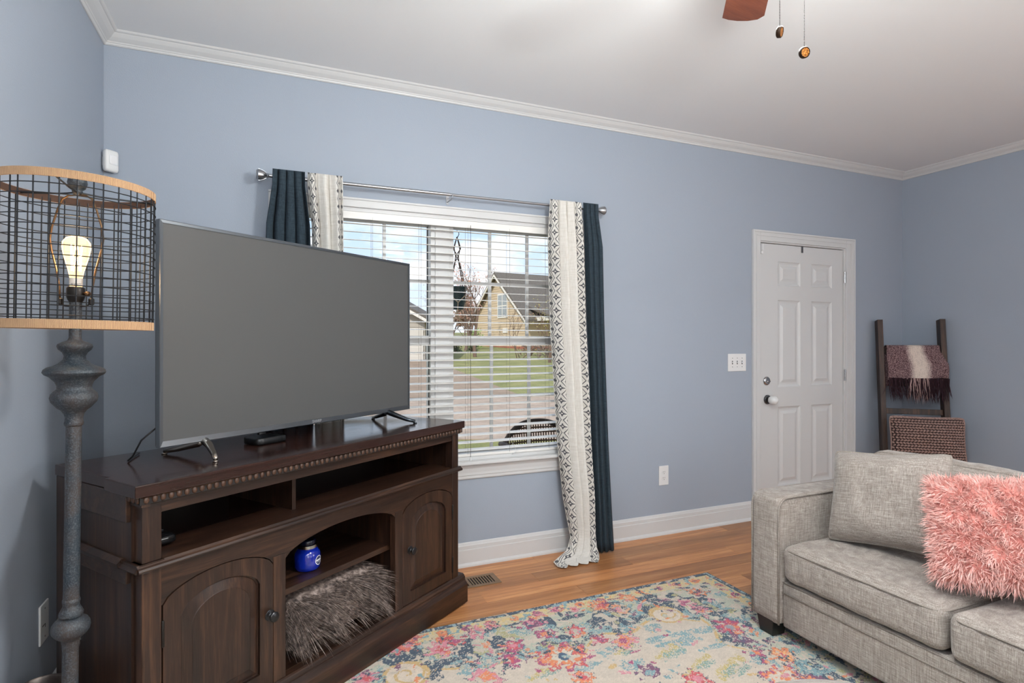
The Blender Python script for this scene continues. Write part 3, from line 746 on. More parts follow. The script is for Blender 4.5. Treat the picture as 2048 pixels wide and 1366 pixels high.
def patch(rad, r, y0=0, n=28, ring=None):
    """a disc bent around the jar"""
    vs = []; fs = []
    rr_ = ring or 0.0
    for k in range(n):
        a = 2 * math.pi * k / n
        for q in (rr_, r):
            u = q * math.cos(a); w = q * math.sin(a); th = ang0 + u / .0575
            vs.append((rad * math.cos(th), rad * math.sin(th), .044 + w))
    for k in range(n): fs.append((2 * k, 2 * k + 1, (2 * k + 3) % (2 * n), (2 * k + 2) % (2 * n)))
    return MB().add(vs, fs)
patch(.0582, .021, ring=.0178).build('label_ring', WHT, jar)
patch(.0580, .0178).build('label_disc', mat('label_navy', color=lin((26, 40, 84)), rough=.5), jar)
b = MB()
for (w0, w1, hw) in ((-.003, .0045, .0165), (-.0085, -.007, .011)):
    vs = []
    for k in range(9):
        th = ang0 + (-hw + 2 * hw * k / 8) / .0575
        for w in (w0, w1): vs.append((.0584 * math.cos(th), .0584 * math.sin(th), .044 + w))
    b.add(vs, [(2 * k, 2 * k + 2, 2 * k + 3, 2 * k + 1) for k in range(8)])
b.build('label_bar', WHT, jar)
gad = thing('electronic_gadget', 'glossy black gadget at the left end of the stand cubby', 'gadget', Mst @ Vector((.115, .16, .6845)), SANG)
MB().rbox((0, 0, .016), (.05, .05, .015), .012, 6, bulge=(0, 0, .004)).build('body', mat('black_gloss', color=(.006, .006, .007), rough=.08), gad, smooth=True)
MB().lathe([(.007, 0), (.008, .008), (.007, .010), (.001, .010)], 14, T(.02, -.012, .034)).build('button', BLACKP, gad, smooth=True)
MB().lathe([(.007, 0), (.008, .008), (.007, .010), (.001, .010)], 14, T(-.02, -.012, .034)).build('button', BLACKP, gad, smooth=True)
sbx = thing('streaming_box', 'flat black streaming box on the stand under the television', 'media box', Mst @ Vector((.60, .30, .9072)), SANG)
MB().rbox((0, 0, .0135), (.062, .045, .0135), .005, 4).build('body', BLACKP, sbx, smooth=True)
MB().box(.0622, .0626, -.02, .02, .006, .012).build('port', DARKSLOT, sbx)

# fur helper: tapered curved ribbons joined in one mesh
def strands(roots, dirs, lens, widths, droop, m, parent, name='fur', seg=3, curl=0.0, seed=1):
    rg = np.random.default_rng(seed); n = len(roots); roots = np.asarray(roots); dirs = np.asarray(dirs)
    side = np.cross(dirs, rg.normal(size=(n, 3))); side /= np.linalg.norm(side, axis=1)[:, None] + 1e-9
    cur = rg.normal(size=(n, 3)) * curl
    V = np.zeros((n, 2 * seg + 1, 3))
    for k in range(seg + 1):
        t = k / seg
        p = roots + dirs * (lens * t)[:, None] + (np.asarray(droop)[None, :] + cur) * (lens * t * t)[:, None]
        w = side * (widths * (1 - .8 * t))[:, None]
        if k < seg: V[:, 2 * k] = p - w; V[:, 2 * k + 1] = p + w
        else: V[:, 2 * seg] = p
    F = []
    base = np.arange(n) * (2 * seg + 1)
    fq = [base[:, None] + np.array([[2 * k, 2 * k + 1, 2 * k + 3, 2 * k + 2]]) for k in range(seg - 1)]
    ft = base[:, None] + np.array([[2 * seg - 2, 2 * seg - 1, 2 * seg]])
    faces = [tuple(q) for a in fq for q in a.tolist()] + [tuple(q) for q in ft.tolist()]
    me = bpy.data.meshes.new(name); me.from_pydata(V.reshape(-1, 3).tolist(), [], faces); me.materials.append(m); me.update()
    o = bpy.data.objects.new(name, me); COL.objects.link(o); o.parent = parent; o['kind'] = 'stuff'
    return o
def pillow_pts(w, h, t, n=22, ear=.07, wr=.004, seed=0, flat=4):
    """front and back sheets of a soft pillow, local x across, z up, y thickness"""
    V = []; N = n + 1
    for sgn in (-1, 1):
        for j in range(N):
            for i in range(N):
                u = 2 * i / n - 1; v = 2 * j / n - 1
                x = u * w / 2 * (1 - ear * (1 - v * v) * abs(u) ** 1.5); z = v * h / 2 * (1 - ear * (1 - u * u) * abs(v) ** 1.5)
                cr = 1 - .055 * (abs(u * v)) ** 7; x *= cr; z *= cr
                th = t / 2 * (max(0, (1 - abs(u) ** flat) * (1 - abs(v) ** flat))) ** .62
                q = mnoise.noise(Vector((u * 2.2 + seed, v * 2.2, sgn * 2 + seed)))
                e = max(0, 1 - (u * u) ** 2) * max(0, 1 - (v * v) ** 2)
                th += wr * q * e + wr * .5 * mnoise.noise(Vector((u * 7 + seed, v * 4, 3.0))) * e
                V.append((x, sgn * th, z))
    F = []
    for s_ in range(2):
        o = s_ * N * N
        for j in range(n):
            for i in range(n):
                q = (o + j * N + i, o + j * N + i + 1, o + (j + 1) * N + i + 1, o + (j + 1) * N + i)
                F.append(q if s_ == 0 else q[::-1])
    edge = [(2 * i / n - 1, -1) for i in range(n)] + [(1, 2 * j / n - 1) for j in range(n)] + [(1 - 2 * i / n, 1) for i in range(n)] + [(-1, 1 - 2 * j / n) for j in range(n)]
    E_ = [(u * w / 2 * (1 - ear * (1 - v * v) * abs(u) ** 1.5) * (1 - .055 * abs(u * v) ** 7), 0, v * h / 2 * (1 - ear * (1 - u * u) * abs(v) ** 1.5) * (1 - .055 * abs(u * v) ** 7)) for u, v in edge]
    return V, F, E_

# grey long-haired pillow on the bottom board
def m_fur(c0, c1, c2):
    def fn(g):
        n = g.noise(g.coord('Object'), 60, 2); return g.ramp(n, [(0.3, c0), (0.5, c1), (0.72, c2)])
    return fn
FURG = mat('long_grey_fur', m_fur(lin((56, 47, 44)), lin((112, 97, 90)), lin((168, 152, 144))), rough=.7)
fp = thing('fur_pillow', 'shaggy grey brown fur pillow stuffed in the bottom of the stand', 'pillow', Mst @ Vector((.765, .215, .138)), SANG)
b = MB().rbox((0, 0, .115), (.245, .165, .105), .09, 10, bulge=(.01, .01, .01)); b.build('pillow_body', FURG, fp, smooth=True)
rg = np.random.default_rng(4); nF = 9500
u = rg.uniform(0, 2 * np.pi, nF); ct = rg.uniform(-.35, 1, nF); sn = np.sqrt(1 - ct ** 2)
nrm = np.stack([sn * np.cos(u), sn * np.sin(u), ct], 1)
sq = lambda a, p: np.sign(a) * np.abs(a) ** p
root = np.stack([sq(nrm[:, 0], .6) * .245, sq(nrm[:, 1], .6) * .165, .115 + sq(nrm[:, 2], .6) * .105], 1)
root[:, 2] = np.maximum(root[:, 2], .03)
comb = np.array([.30, -.75, .10]); clump = np.stack([np.sin(root[:, 0] * 55 + root[:, 2] * 20), np.cos(root[:, 1] * 60), np.sin(root[:, 2] * 50 + root[:, 0] * 33)], 1) * .36
dr = nrm * .55 + comb * .8 + clump + rg.normal(size=(nF, 3)) * .12; dr /= np.linalg.norm(dr, axis=1)[:, None]
ln = rg.uniform(.07, .125, nF)
tip = root + (dr + np.array([.05, -.05, -.42])) * ln[:, None]; ok = (tip[:, 2] > .022) & (np.abs(tip[:, 0]) < .252) & (np.abs(root[:, 0] + dr[:, 0] * ln * .6) < .252) & (root[:, 2] + dr[:, 2] * ln < .243)
strands(root[ok], dr[ok], ln[ok], rg.uniform(.0010, .0022, ok.sum()), (0.05, -.05, -.42), FURG, fp, seg=4, curl=.05)

# ---------------------------------------------------------------- television
TVP = Vector((0, 0, 0)) + at_depth(319, 897, 1.832); TVA = math.radians(37.0)
tv = thing('television', 'large flat television with blank grey screen on the stand', 'television', (TVP.x, TVP.y, 0), TVA)
W_, Z0, Z1 = 1.232, .967, 1.707
BEZ = mat('gunmetal_bezel', color=lin((120, 124, 128)), rough=.28, metal=.9)
SCR = mat('blank_screen', color=lin((82, 82, 82)), rough=.5, spec=.3)
b = MB(); n = 4
o_ = [(0, Z0), (W_, Z0), (W_, Z1), (0, Z1)]; i_ = [(.011, Z0 + .020), (W_ - .011, Z0 + .020), (W_ - .011, Z1 - .011), (.011, Z1 - .011)]
vs = [(p[0], .022, p[1]) for p in o_] + [(p[0], .001, p[1]) for p in o_] + [(p[0] + (.002 if k in (0, 3) else -.002), -.001, p[1] + (.002 if k < 2 else -.002)) for k, p in enumerate(o_)] + [(p[0], .0, p[1]) for p in i_] + [(p[0], .004, p[1]) for p in i_]
fs = [(k * n + e, k * n + (e + 1) % n, (k + 1) * n + (e + 1) % n, (k + 1) * n + e) for k in range(4) for e in range(4)]
b.add(vs, fs).build('bezel', BEZ, tv)
MB().box(.0105, W_ - .0105, .003, .006, Z0 + .0195, Z1 - .0105).build('screen', SCR, tv)
MB().box(.001, W_ - .001, .010, .030, Z0 + .001, Z1 - .001).box(.10, W_ - .10, .030, .062, Z0 + .02, Z0 + .42).build('back_housing', BLACKP, tv, bevel=.004)
text_part('SHARP', .0165, mat('logo_silver', color=lin((200, 202, 205)), rough=.3, metal=.7), tv, Matrix.Translation((W_ / 2 + .02, -.0012, Z0 + .0105)) @ Matrix.Rotation(math.pi / 2, 4, 'X'), 'logo')
MB().rbox((W_ * .31, .012, Z0 - .006), (.014, .008, .006), .003, 3).build('sensor_nub', BLACKP, tv, smooth=True)
FOOT = mat('foot_metal', color=lin((150, 142, 134)), rough=.25, metal=1.0)
FOOTD = mat('foot_metal_dark', color=lin((74, 80, 86)), rough=.3, metal=1.0)
Ztop = .9169
def foot(xc, dirx, m):
    b = MB()
    for (yy, xo) in ((-.125, dirx * .045), (.155, dirx * .055)):
        p = [(xc, .012 if yy < 0 else .02, Z0 + .002), (xc + xo * .12, yy * .22, Z0 - .010), (xc + xo * .6, yy * .72, Ztop + .018), (xc + xo, yy, Ztop + .009)]
        b.tube(p, [.014, .013, .0095, .0075], 10)
        b.lathe([(.009, 0), (.009, .004), (.001, .005)], 12, T(xc + xo, yy, Ztop))
    return b.build('foot', m, tv, smooth=True)
foot(.155, -1, FOOT); foot(W_ - .155, 1, FOOTD)
cb = MB().tube([(.02, .055, Z0 + .06), (-.012, .085, Z0 + .02), (-.03, .10, Z0 - .03), (-.035, .12, Ztop + .004), (.05, .22, Ztop + .004)], .0028, 7)
cb.build('power_cord', BLACKP, tv, smooth=True)

# ---------------------------------------------------------------- floor lamp
LD = 1.45
lb = at_depth(135, 683, LD)
lamp = thing('floor_lamp', 'weathered blue grey floor lamp with round wire cage shade', 'floor lamp', (lb.x, lb.y, 0))
lamp.rotation_euler = Matrix.Rotation(math.radians(0.85), 4, FW).to_euler()
def zz(y): return EYE - (y - 683) / FPX * LD
def m_patina(g):
    c = g.coord('Object'); n = g.noise(c, 9, 4, .6); f = g.noise(c, 260, 2, .6)
    col = g.mix(n.remap(.42, .62), lin((30, 42, 52)), lin((62, 52, 48)))
    return dict(color=g.mix(f.remap(.47, .66), col, lin((70, 76, 80))), bump=(f, .0012))
PAT = mat('weathered_patina', m_patina, rough=.5)
k = LD / FPX / 1.255          # the wide lens stretches round things this far off axis
top = [(640, 13), (676, 13), (681, 16), (684, 26), (688, 35), (693, 37), (699, 34), (705, 26), (712, 22), (719, 24), (727, 34), (732, 46), (735, 57), (739, 63), (744, 65), (749, 61), (752, 54), (754, 50), (757, 47), (763, 40), (771, 36), (777, 36), (782, 42), (788, 48), (795, 50), (803, 47), (810, 40), (815, 35), (820, 27), (827, 21), (834, 18.5), (841, 19), (846, 20.5), (850, 19), (852, 16.5)]
low = [(1196, 17), (1199, 19), (1203, 19), (1206, 17.5), (1212, 18), (1218, 22), (1225, 26), (1230, 25), (1233, 22), (1235, 27), (1240, 35), (1247, 40), (1254, 41), (1261, 39), (1268, 33), (1273, 26), (1277, 20), (1282, 20), (1286, 18), (1290, 19), (1294, 18), (1298, 17)]
lathe_pts = lambda L: [(r * k, zz(y)) for y, r in L][::-1]
MB().lathe([(.001, zz(600))] + [(13 * k, zz(602)), (13 * k, zz(640))][::1], 24).build('neck', PAT, lamp, smooth=True, angle=50)
MB().lathe(lathe_pts(top), 36).build('turned_collar', PAT, lamp, smooth=True, angle=50)
MB().lathe([(17 * k, zz(1197)), (16.5 * k, zz(852))], 28).build('pole', PAT, lamp, smooth=True, angle=50)
MB().lathe(lathe_pts(low), 36).build('turned_knop', PAT, lamp, smooth=True, angle=50)
MB().lathe([(.017, .10), (17 * k, zz(1297))], 28).build('lower_pole', PAT, lamp, smooth=True, angle=50)
MB().lathe([(.115, 0), (.115, .012), (.108, .020), (.09, .026), (.06, .038), (.035, .06), (.027, .085), (.03, .092), (.024, .102)], 40).build('base', PAT, lamp, smooth=True, angle=50)
DKM = mat('dark_bronze', color=lin((46, 42, 40)), rough=.4, metal=.7)
BRASS = mat('aged_brass_wire', color=lin((120, 92, 66)), rough=.35, metal=.9)
MB().lathe([(.012, zz(606)), (.017, zz(600)), (.0195, zz(594)), (.0195, zz(577)), (.017, zz(574)), (.001, zz(573))], 24).build('socket', DKM, lamp, smooth=True, angle=50)
MB().tube([(.018, -.004, zz(587)), (.030, -.014, zz(587))], [.004, .006], 10).build('switch_knob', BRASS, lamp, smooth=True)
BZ = zz(573)
BULBGLOW = m_glass('glowing_bulb_glass', (1.0, .93, .8))
_nt = BULBGLOW.node_tree; _em = _nt.nodes.new('ShaderNodeEmission'); _em.inputs[0].default_value = (1.0, .66, .30, 1); _em.inputs[1].default_value = 1.1
_ad = _nt.nodes.new('ShaderNodeAddShader'); _o = [n for n in _nt.nodes if n.type == 'OUTPUT_MATERIAL'][0]; _src = _o.inputs[0].links[0].from_socket
_nt.links.new(_src, _ad.inputs[0]); _nt.links.new(_em.outputs[0], _ad.inputs[1]); _nt.links.new(_ad.outputs[0], _o.inputs[0])
bulb = MB().lathe([(.013, BZ), (.0135, BZ + .022), (.017, BZ + .04), (.027, BZ + .078), (.0305, BZ + .098), (.0295, BZ + .112), (.022, BZ + .123), (.010, BZ + .128), (.001, BZ + .129)], 28).build('bulb', BULBGLOW, lamp, smooth=True)
FIL = mat('glowing_filament', color=(1, .6, .3), emit=(1.0, .66, .34), estr=30.0)
pth = []
for q in range(9):
    a = 2 * math.pi * q / 8; pth.append((.011 * math.cos(a), .011 * math.sin(a), BZ + (.040 if q % 2 else .105)))
MB().tube(pth, .0016, 6).build('filament', FIL, bulb)
MB().lathe([(.003, BZ), (.003, BZ + .04), (.001, BZ + .042)], 10).build('filament_stem', BULBGLASS, bulb)
LBLM = mat('bulb_label', color=lin((214, 206, 196)), rough=.6)
MB().lathe([(.0142, BZ + .001), (.0142, BZ + .021)], 28, cap=False).build('label_band', LBLM, bulb)
Mt = axis_M((-.0147 * FW.x + 0.004 * RT.x, -.0147 * FW.y, BZ + .004), (-FW.x, -FW.y, 0), (RT.x, RT.y, 0))
Mt = Matrix.Translation((lamp.location.x * 0 - .0149 * math.sin(math.atan2(lb.x, lb.y)), -.0149 * math.cos(math.atan2(lb.x, lb.y)), BZ + .005))
va = math.atan2(lb.x, lb.y)
text_part('40 WATT', .0052, DARKSLOT, bulb, Mt @ Matrix.Rotation(-va, 4, 'Z') @ Matrix.Rotation(math.pi / 2, 4, 'X'), 'label_text', .0001)
light_o = light('bulb_glow', 'POINT', (0, 0, BZ + .075), 1.6, (1.0, .72, .42), .028); light_o.parent = lamp
# harp, saddle, finial
hp = [(-.0, BZ - .035)]
harp = [(.040, zz(602)), (.042, zz(575)), (.050, zz(540)), (.064, zz(500)), (.068, zz(478)), (.064, zz(455)), (.050, zz(420)), (.038, zz(398)), (.022, zz(391)), (0, zz(390))]
hx, hy = RT.x, RT.y
full = [(r * hx, r * hy, z) for r, z in harp] + [(-r * hx, -r * hy, z) for r, z in harp[::-1][1:]]
MB().tube(full, .0024, 8).build('harp', BRASS, lamp, smooth=True)
MB().tube([(.040 * hx, .040 * hy, zz(604)), (.028 * hx, .028 * hy, zz(612)), (0, 0, zz(613)), (-.028 * hx, -.028 * hy, zz(612)), (-.040 * hx, -.040 * hy, zz(604))], .002, 8).build('harp_saddle', DKM, lamp, smooth=True)
for s_ in (-1, 1): MB().lathe([(.004, 0), (.0065, .003), (.0065, .015), (.004, .018)], 12, T(s_ * .040 * hx, s_ * .040 * hy, zz(610))).build('harp_sleeve', DKM, lamp)
MB().lathe([(.001, zz(391)), (.008, zz(390)), (.010, zz(386)), (.012, zz(383)), (.010, zz(381)), (.017, zz(377)), (.0215, zz(367)), (.0195, zz(357)), (.011, zz(350)), (.001, zz(348))], 24).build('finial', PAT, lamp, smooth=True)
SR, S0, S1 = .168, 1.3425, 1.707
def m_band(g):
    c = g.coord('Object'); x, y, z = g.xyz(c); w = g.wave(g.scale(c, (1, 1, 1)), 160, 1.5, 1)
    return dict(color=g.mix(w, lin((158, 118, 84)), lin((204, 168, 130))), bump=(w, .0008))
BAND = mat('woven_tan_band', m_band, rough=.85)
UNLIT = mat('unlit_band_brown', color=lin((62, 44, 36)), rough=.9)  # dark brown puts the unlit look of the bands' inner face into colour
for (z0, z1, nm) in ((S0, S0 + .021, 'bottom_band'), (S1 - .019, S1, 'top_band')):
    bd = MB().lathe([(SR - .001, z0), (SR + .002, z0), (SR + .002, z1), (SR - .001, z1), (SR - .001, z0)], 64, cap=False).build(nm, BAND, lamp, smooth=True, angle=40)
    MB().lathe([(SR - .0012, z0 + .0005), (SR - .0012, z1 - .0005)], 64, cap=False).build('band_unlit_face', UNLIT, bd, smooth=True)
WIRE = mat('black_wire', color=lin((34, 36, 40)), rough=.45, metal=.5)
w0 = None
for q in range(38):
    a = 2 * math.pi * q / 38
    if w0 is None: w0 = MB().tube([(SR - .0005, 0, S0 + .01), (SR - .0005, 0, S1 - .01)], .0016, 6).build('upright_wire', WIRE, lamp); o = w0
    else: o = share(w0, lamp)
    o.rotation_euler = (0, 0, a + .03 * math.sin(q * 2.1))
r0 = None
for q in range(14):
    z = S0 + .030 + q * .0231
    if r0 is None: r0 = MB().tube([((SR + .0015) * math.cos(2 * math.pi * i / 56), (SR + .0015) * math.sin(2 * math.pi * i / 56), 0) for i in range(56)], .0013, 5, closed=True).build('ring_wire', WIRE, lamp); o = r0
    else: o = share(r0, lamp)
    o.location = (0, 0, z)
for q in range(3):
    a = 2 * math.pi * q / 3 + .5
    MB().tube([(.008 * math.cos(a), .008 * math.sin(a), zz(385)), (.05 * math.cos(a), .05 * math.sin(a), zz(386)), (SR * math.cos(a), SR * math.sin(a), S1 - .012)], .0022, 6).build('spider_arm', WIRE, lamp)

bn = thing('waste_bin', 'small dark metal bin on the floor between lamp pole and stand', 'bin', (-.612, 2.066, 0)); bn.scale = (.80, .80, 1.0)
BINM = mat('dark_brown_metal', lambda g: g.ramp(g.noise(g.coord('Object'), 14, 3), [(.35, lin((46, 40, 38))), (.55, lin((78, 68, 64))), (.68, lin((150, 138, 130)))]), rough=.3, metal=.4)
MB().lathe([(.001, .002), (.062, .002), (.062, 0), (.066, 0), (.086, .295), (.088, .30), (.084, .30), (.081, .295), (.061, .006), (.001, .006)], 36).build('bucket', BINM, bn, smooth=True, angle=50)
MB().lathe([(.0855, .292), (.0895, .296), (.0895, .302), (.085, .303), (.083, .298)], 36, cap=False).build('rim', BINM, bn, smooth=True)

# ---------------------------------------------------------------- rug (pattern worked out in the rug's own plane)
RX0, RX1, RY0, RY1, RZ = -.158, 2.278, -.52, 2.528, .008
gx = np.concatenate([np.arange(RX0, RX1, .0042), [RX1]])
gy = np.concatenate([np.arange(RY0, .95, .03), np.arange(.95, RY1, .0042), [RY1]])
X, Y = np.meshgrid(gx, gy); rgn = np.random.default_rng(21)
def vnoise(sc, seed):
    r = np.random.default_rng(seed); A = r.random((300, 300)); u = (X - RX0) / sc + 7; v = (Y - RY0) / sc + 7
    iu = np.floor(u).astype(int) % 298; iv = np.floor(v).astype(int) % 298; fu = u - np.floor(u); fv = v - np.floor(v)
    fu = fu * fu * (3 - 2 * fu); fv = fv * fv * (3 - 2 * fv)
    return (A[iv, iu] * (1 - fu) + A[iv, iu + 1] * fu) * (1 - fv) + (A[iv + 1, iu] * (1 - fu) + A[iv + 1, iu + 1] * fu) * fv
dith = rgn.random(X.shape); n1 = vnoise(.03, 1); n2 = vnoise(.012, 2); n3 = vnoise(.09, 3); n4 = vnoise(.05, 4); n5 = vnoise(.02, 5)
C3 = np.zeros(X.shape + (3,)); C3[:] = lin((208, 194, 178))
def lay(mask, col, soft=.75):
    """mask 0..1 worn away by dither so that the ground shows through"""
    m = (mask > .5) & (dith < soft + .25 * n5) & (n5 > .20) & (n2 > .10)
    C3[m] = lin(col)
ed = np.minimum(np.minimum(X - RX0, RX1 - X), np.minimum(Y - RY0, RY1 - Y))            # distance to the rug edge
al = np.where(np.minimum(Y - RY0, RY1 - Y) < np.minimum(X - RX0, RX1 - X), X, Y)       # running along that edge
NVY, TEAL, SAGE, GOLD, ORG, PINK, MAG, RED, PUR, CRM = (28, 62, 88), (122, 160, 168), (186, 190, 172), (206, 172, 112), (226, 132, 84), (214, 132, 148), (168, 62, 110), (204, 74, 84), (116, 62, 100), (216, 204, 188)
fieldline = .40 + .055 * np.sin(al * 7.0) + .03 * np.sin(al * 17 + 1) + .03 * (n3 - .5)
bord = ed < fieldline
lay(bord & (n1 + .5 * n2 > .62), SAGE, .8)
lay(bord & (n3 > .50) & (n1 > .36), NVY, .76)
lay(bord & (n4 > .66), TEAL, .6); lay(bord & (vnoise(.04, 9) > .76), (176, 170, 120), .6)
lay(np.abs(ed - fieldline) < .0085, GOLD, .8)
lay(np.abs(ed - fieldline + .03 + .02 * n3) < .014, NVY, .45)
b2 = (ed > .036) & (ed < .105); C3[b2] = lin((214, 196, 158)); lay(b2 & (n2 > .6), (222, 196, 128), .7); lay(b2 & (n5 > .74), TEAL, .7)
ph = (al / .118); fr = np.abs(ph - np.round(ph)) * .118; ids = np.round(ph).astype(int)
rr = np.hypot(fr, ed - .068) + .012 * (n2 - .5)
for kk, c in ((0, ORG), (1, MAG), (2, (196, 100, 96))): lay(b2 & (rr < .026) & (ids % 3 == kk), c, .7)
lay(b2 & (rr < .009), PUR, .8)
lay((ed < .036) , NVY, .86); lay((ed < .036) & (n5 > .66), (150, 176, 182), .6); C3[ed < .005] = lin((22, 42, 60))
def rug_xy(px, py): p = on_z(px, py, RZ); return p.x, p.y
def flower(px, py, r, cols, pet=6, seed=0):
    x, y = rug_xy(px, py); dx = X - x; dy = Y - y; a = np.arctan2(dy, dx); d_ = np.hypot(dx, dy)
    R_ = r * (.86 + .16 * np.cos(pet * a + seed)) * (1 + .9 * (n2 - .5) + .7 * (n1 - .5))
    lay(d_ < R_ * 1.18, NVY, .34)
    for q, c in enumerate(cols): lay(d_ < R_ * (1 - q / len(cols)), c, .78)
def blob(px, py, rx, ry, col, soft=.62, rot=0.0):
    x, y = rug_xy(px, py); c_, s_ = math.cos(rot), math.sin(rot); dx = (X - x) * c_ + (Y - y) * s_; dy = -(X - x) * s_ + (Y - y) * c_
    lay(np.hypot(dx / rx, dy / ry) + .7 * (n1 - .5) + .5 * (n2 - .5) < 1, col, soft)
def spiral(px, py, r, col, turns=1.6, wdt=.006, rot=0.0):
    x, y = rug_xy(px, py); dx = X - x; dy = Y - y; d_ = np.hypot(dx, dy); a = np.arctan2(dy, dx) + rot
    lay(d_ < r, (220, 204, 186), .9)
    tt = d_ / r * turns - a / (2 * np.pi); f_ = np.abs(tt - np.round(tt)) * r / turns
    lay((d_ < r * 1.05) & (f_ < wdt), col, .85); lay((np.abs(d_ - r) < .008), col, .8)
for a in ((905, 1322, .07, .03), (806, 1322, .035, .025), (1301, 1219, .05, .04), (864, 1342, .05, .06), (973, 1257, .07, .03), (930, 1300, .05, .04), (1345, 1215, .05, .03), (1270, 1238, .06, .02), (1150, 1232, .08, .02), (1440, 1225, .06, .02), (750, 1352, .05, .03)): blob(a[0], a[1], a[2], a[3], NVY, .66)
for a in ((1202, 1260, .07, .03), (1254, 1257, .05, .03), (984, 1315, .05, .05), (1360, 1284, .12, .035), (1308, 1257, .05, .035), (946, 1339, .06, .03), (1213, 1301, .06, .03), (1400, 1262, .10, .025), (1429, 1293, .09, .02), (1330, 1275, .12, .02), (1604, 1331, .05, .035), (1528, 1319, .05, .03), (1640, 1340, .10, .03), (1590, 1300, .10, .02), (1050, 1262, .03, .03), (1180, 1330, .09, .02), (1260, 1330, .06, .03)): blob(a[0], a[1], a[2], a[3], TEAL, .6)
for a in ((1093, 1339, .10, .018), (1332, 1305, .11, .025), (1462, 1335, .10, .03), (1245, 1300, .07, .02), (1400, 1325, .08, .02)): blob(a[0], a[1], a[2], a[3], (196, 176, 110), .6, .4); blob(a[0] + 12, a[1] + 4, a[2] * .7, a[3], (124, 158, 150), .45, .2)
spiral(1332, 1229, .075, GOLD); spiral(813, 1349, .085, GOLD, rot=2)
for q, a in enumerate(((1060, 1248, .055, (MAG, PUR, (60, 84, 120))), (1093, 1268, .045, (MAG, ORG)), (1028, 1291, .05, (MAG, RED, PINK)), (1021, 1320, .045, (MAG, RED)), (1154, 1263, .045, (RED, PINK)), (1168, 1353, .045, (ORG, RED)), (973, 1352, .065, (PINK, ORG)), (1202, 1279, .04, (RED, MAG)), (1247, 1281, .06, (PINK, ORG, MAG)),
        (1202, 1210, .055, (ORG, RED)), (1240, 1219, .05, ((226, 170, 130), PINK)), (885, 1277, .05, (ORG, RED)), (912, 1281, .045, (RED, MAG)), (881, 1298, .055, (PINK, RED)), (813, 1291, .045, ((226, 120, 96), PINK)), (790, 1301, .03, (RED, PINK)), (953, 1265, .045, (PINK, (200, 120, 130))), (984, 1250, .03, (PINK, RED)), (1110, 1221, .03, (PINK, MAG)), (1148, 1219, .03, (PINK, RED)), (1257, 1195, .045, (ORG, (226, 160, 120))), (1372, 1207, .045, (PINK, MAG)), (1394, 1183, .05, (ORG, RED)),
        (1462, 1254, .075, (MAG, RED, (150, 150, 160))), (1482, 1276, .05, (PUR, (90, 70, 110))), (1401, 1220, .04, (PINK, ORG)), (1568, 1310, .05, (ORG, (240, 180, 120), RED)), (1510, 1304, .04, (MAG, ORG)), (1571, 1356, .10, (MAG, ORG, CRM, ORG)), (733, 1356, .045, (PINK, RED)), (1392, 1357, .05, (RED, PINK)), (1300, 1345, .05, (PUR, TEAL)), (1620, 1360, .05, (PUR, ORG)))): flower(a[0], a[1], a[2], a[3], 6 + q % 3, q)
# wreath in the middle of the field
x, y = rug_xy(1127, 1313); dx = X - x; dy = (Y - y); d_ = np.hypot(dx / .115, dy / .095); a = np.arctan2(dy, dx)
wv = d_ + .12 * np.cos(9 * a) + .3 * (n2 - .5)
lay((wv < 1) & (wv > .45), ORG, .8); lay((wv < 1) & (wv > .78), MAG, .7); lay((np.sin(5 * a + 1) > .5) & (wv < 1) & (wv > .5), RED, .6); lay(wv < .42, CRM, .95); lay(np.hypot(dx / .022, dy / .03) < 1, (40, 78, 110), .95)
# small scattered sprigs over the rest of the rug
rs = np.random.default_rng(5)
for q in range(70):
    x, y = rs.uniform(RX0 + .45, RX1 - .15), rs.uniform(RY0 + .4, 1.75); c = [TEAL, PINK, ORG, GOLD, MAG, NVY, TEAL][q % 7]
    lay(np.hypot((X - x) / rs.uniform(.02, .05), (Y - y) / rs.uniform(.015, .04)) + .9 * (n1 - .5) < 1, c, .6)
for q in range(900):
    x, y = rs.uniform(RX0 + .25, RX1 - .02), rs.uniform(1.2, RY1 - .02); e_ = min(x - RX0, RX1 - x, RY1 - y)
    if e_ < .04: continue
    pal = (NVY, NVY, TEAL, ORG, PINK, SAGE, PUR) if e_ < .42 else (TEAL, PINK, (150, 176, 178), NVY, GOLD, MAG, CRM)
    if e_ > .42 and q % 3: continue
    c = pal[q % 7]; i0, i1 = np.searchsorted(gx, (x - .04, x + .04)); j0, j1 = np.searchsorted(gy, (y - .04, y + .04)); sl_ = (slice(j0, j1), slice(i0, i1))
    a_ = rs.uniform(0, 3.14); u_ = (X[sl_] - x) * math.cos(a_) + (Y[sl_] - y) * math.sin(a_); v_ = -(X[sl_] - x) * math.sin(a_) + (Y[sl_] - y) * math.cos(a_)
    mk = (np.hypot(u_ / rs.uniform(.010, .028), v_ / rs.uniform(.005, .012)) + .8 * (n2[sl_] - .5) < 1) & (dith[sl_] < .8)
    C3[sl_][mk] = lin(c)
C3 *= (.90 + .2 * dith[..., None]) * (.94 + .12 * n5[..., None])
nx_, ny_ = len(gx), len(gy); hz_ = RZ + .0012 * (dith - .5)
hz_[ed < .004] = RZ * .6
P3 = np.stack([X, Y, hz_], -1).reshape(-1, 3)
ii = (np.arange(ny_ - 1)[:, None] * nx_ + np.arange(nx_ - 1)[None, :]).ravel(); Q = np.stack([ii, ii + 1, ii + nx_ + 1, ii + nx_], 1)
rim = np.concatenate([np.arange(nx_), np.arange(1, ny_) * nx_ + nx_ - 1, (ny_ - 1) * nx_ + np.arange(nx_ - 2, -1, -1), np.arange(ny_ - 2, 0, -1) * nx_])
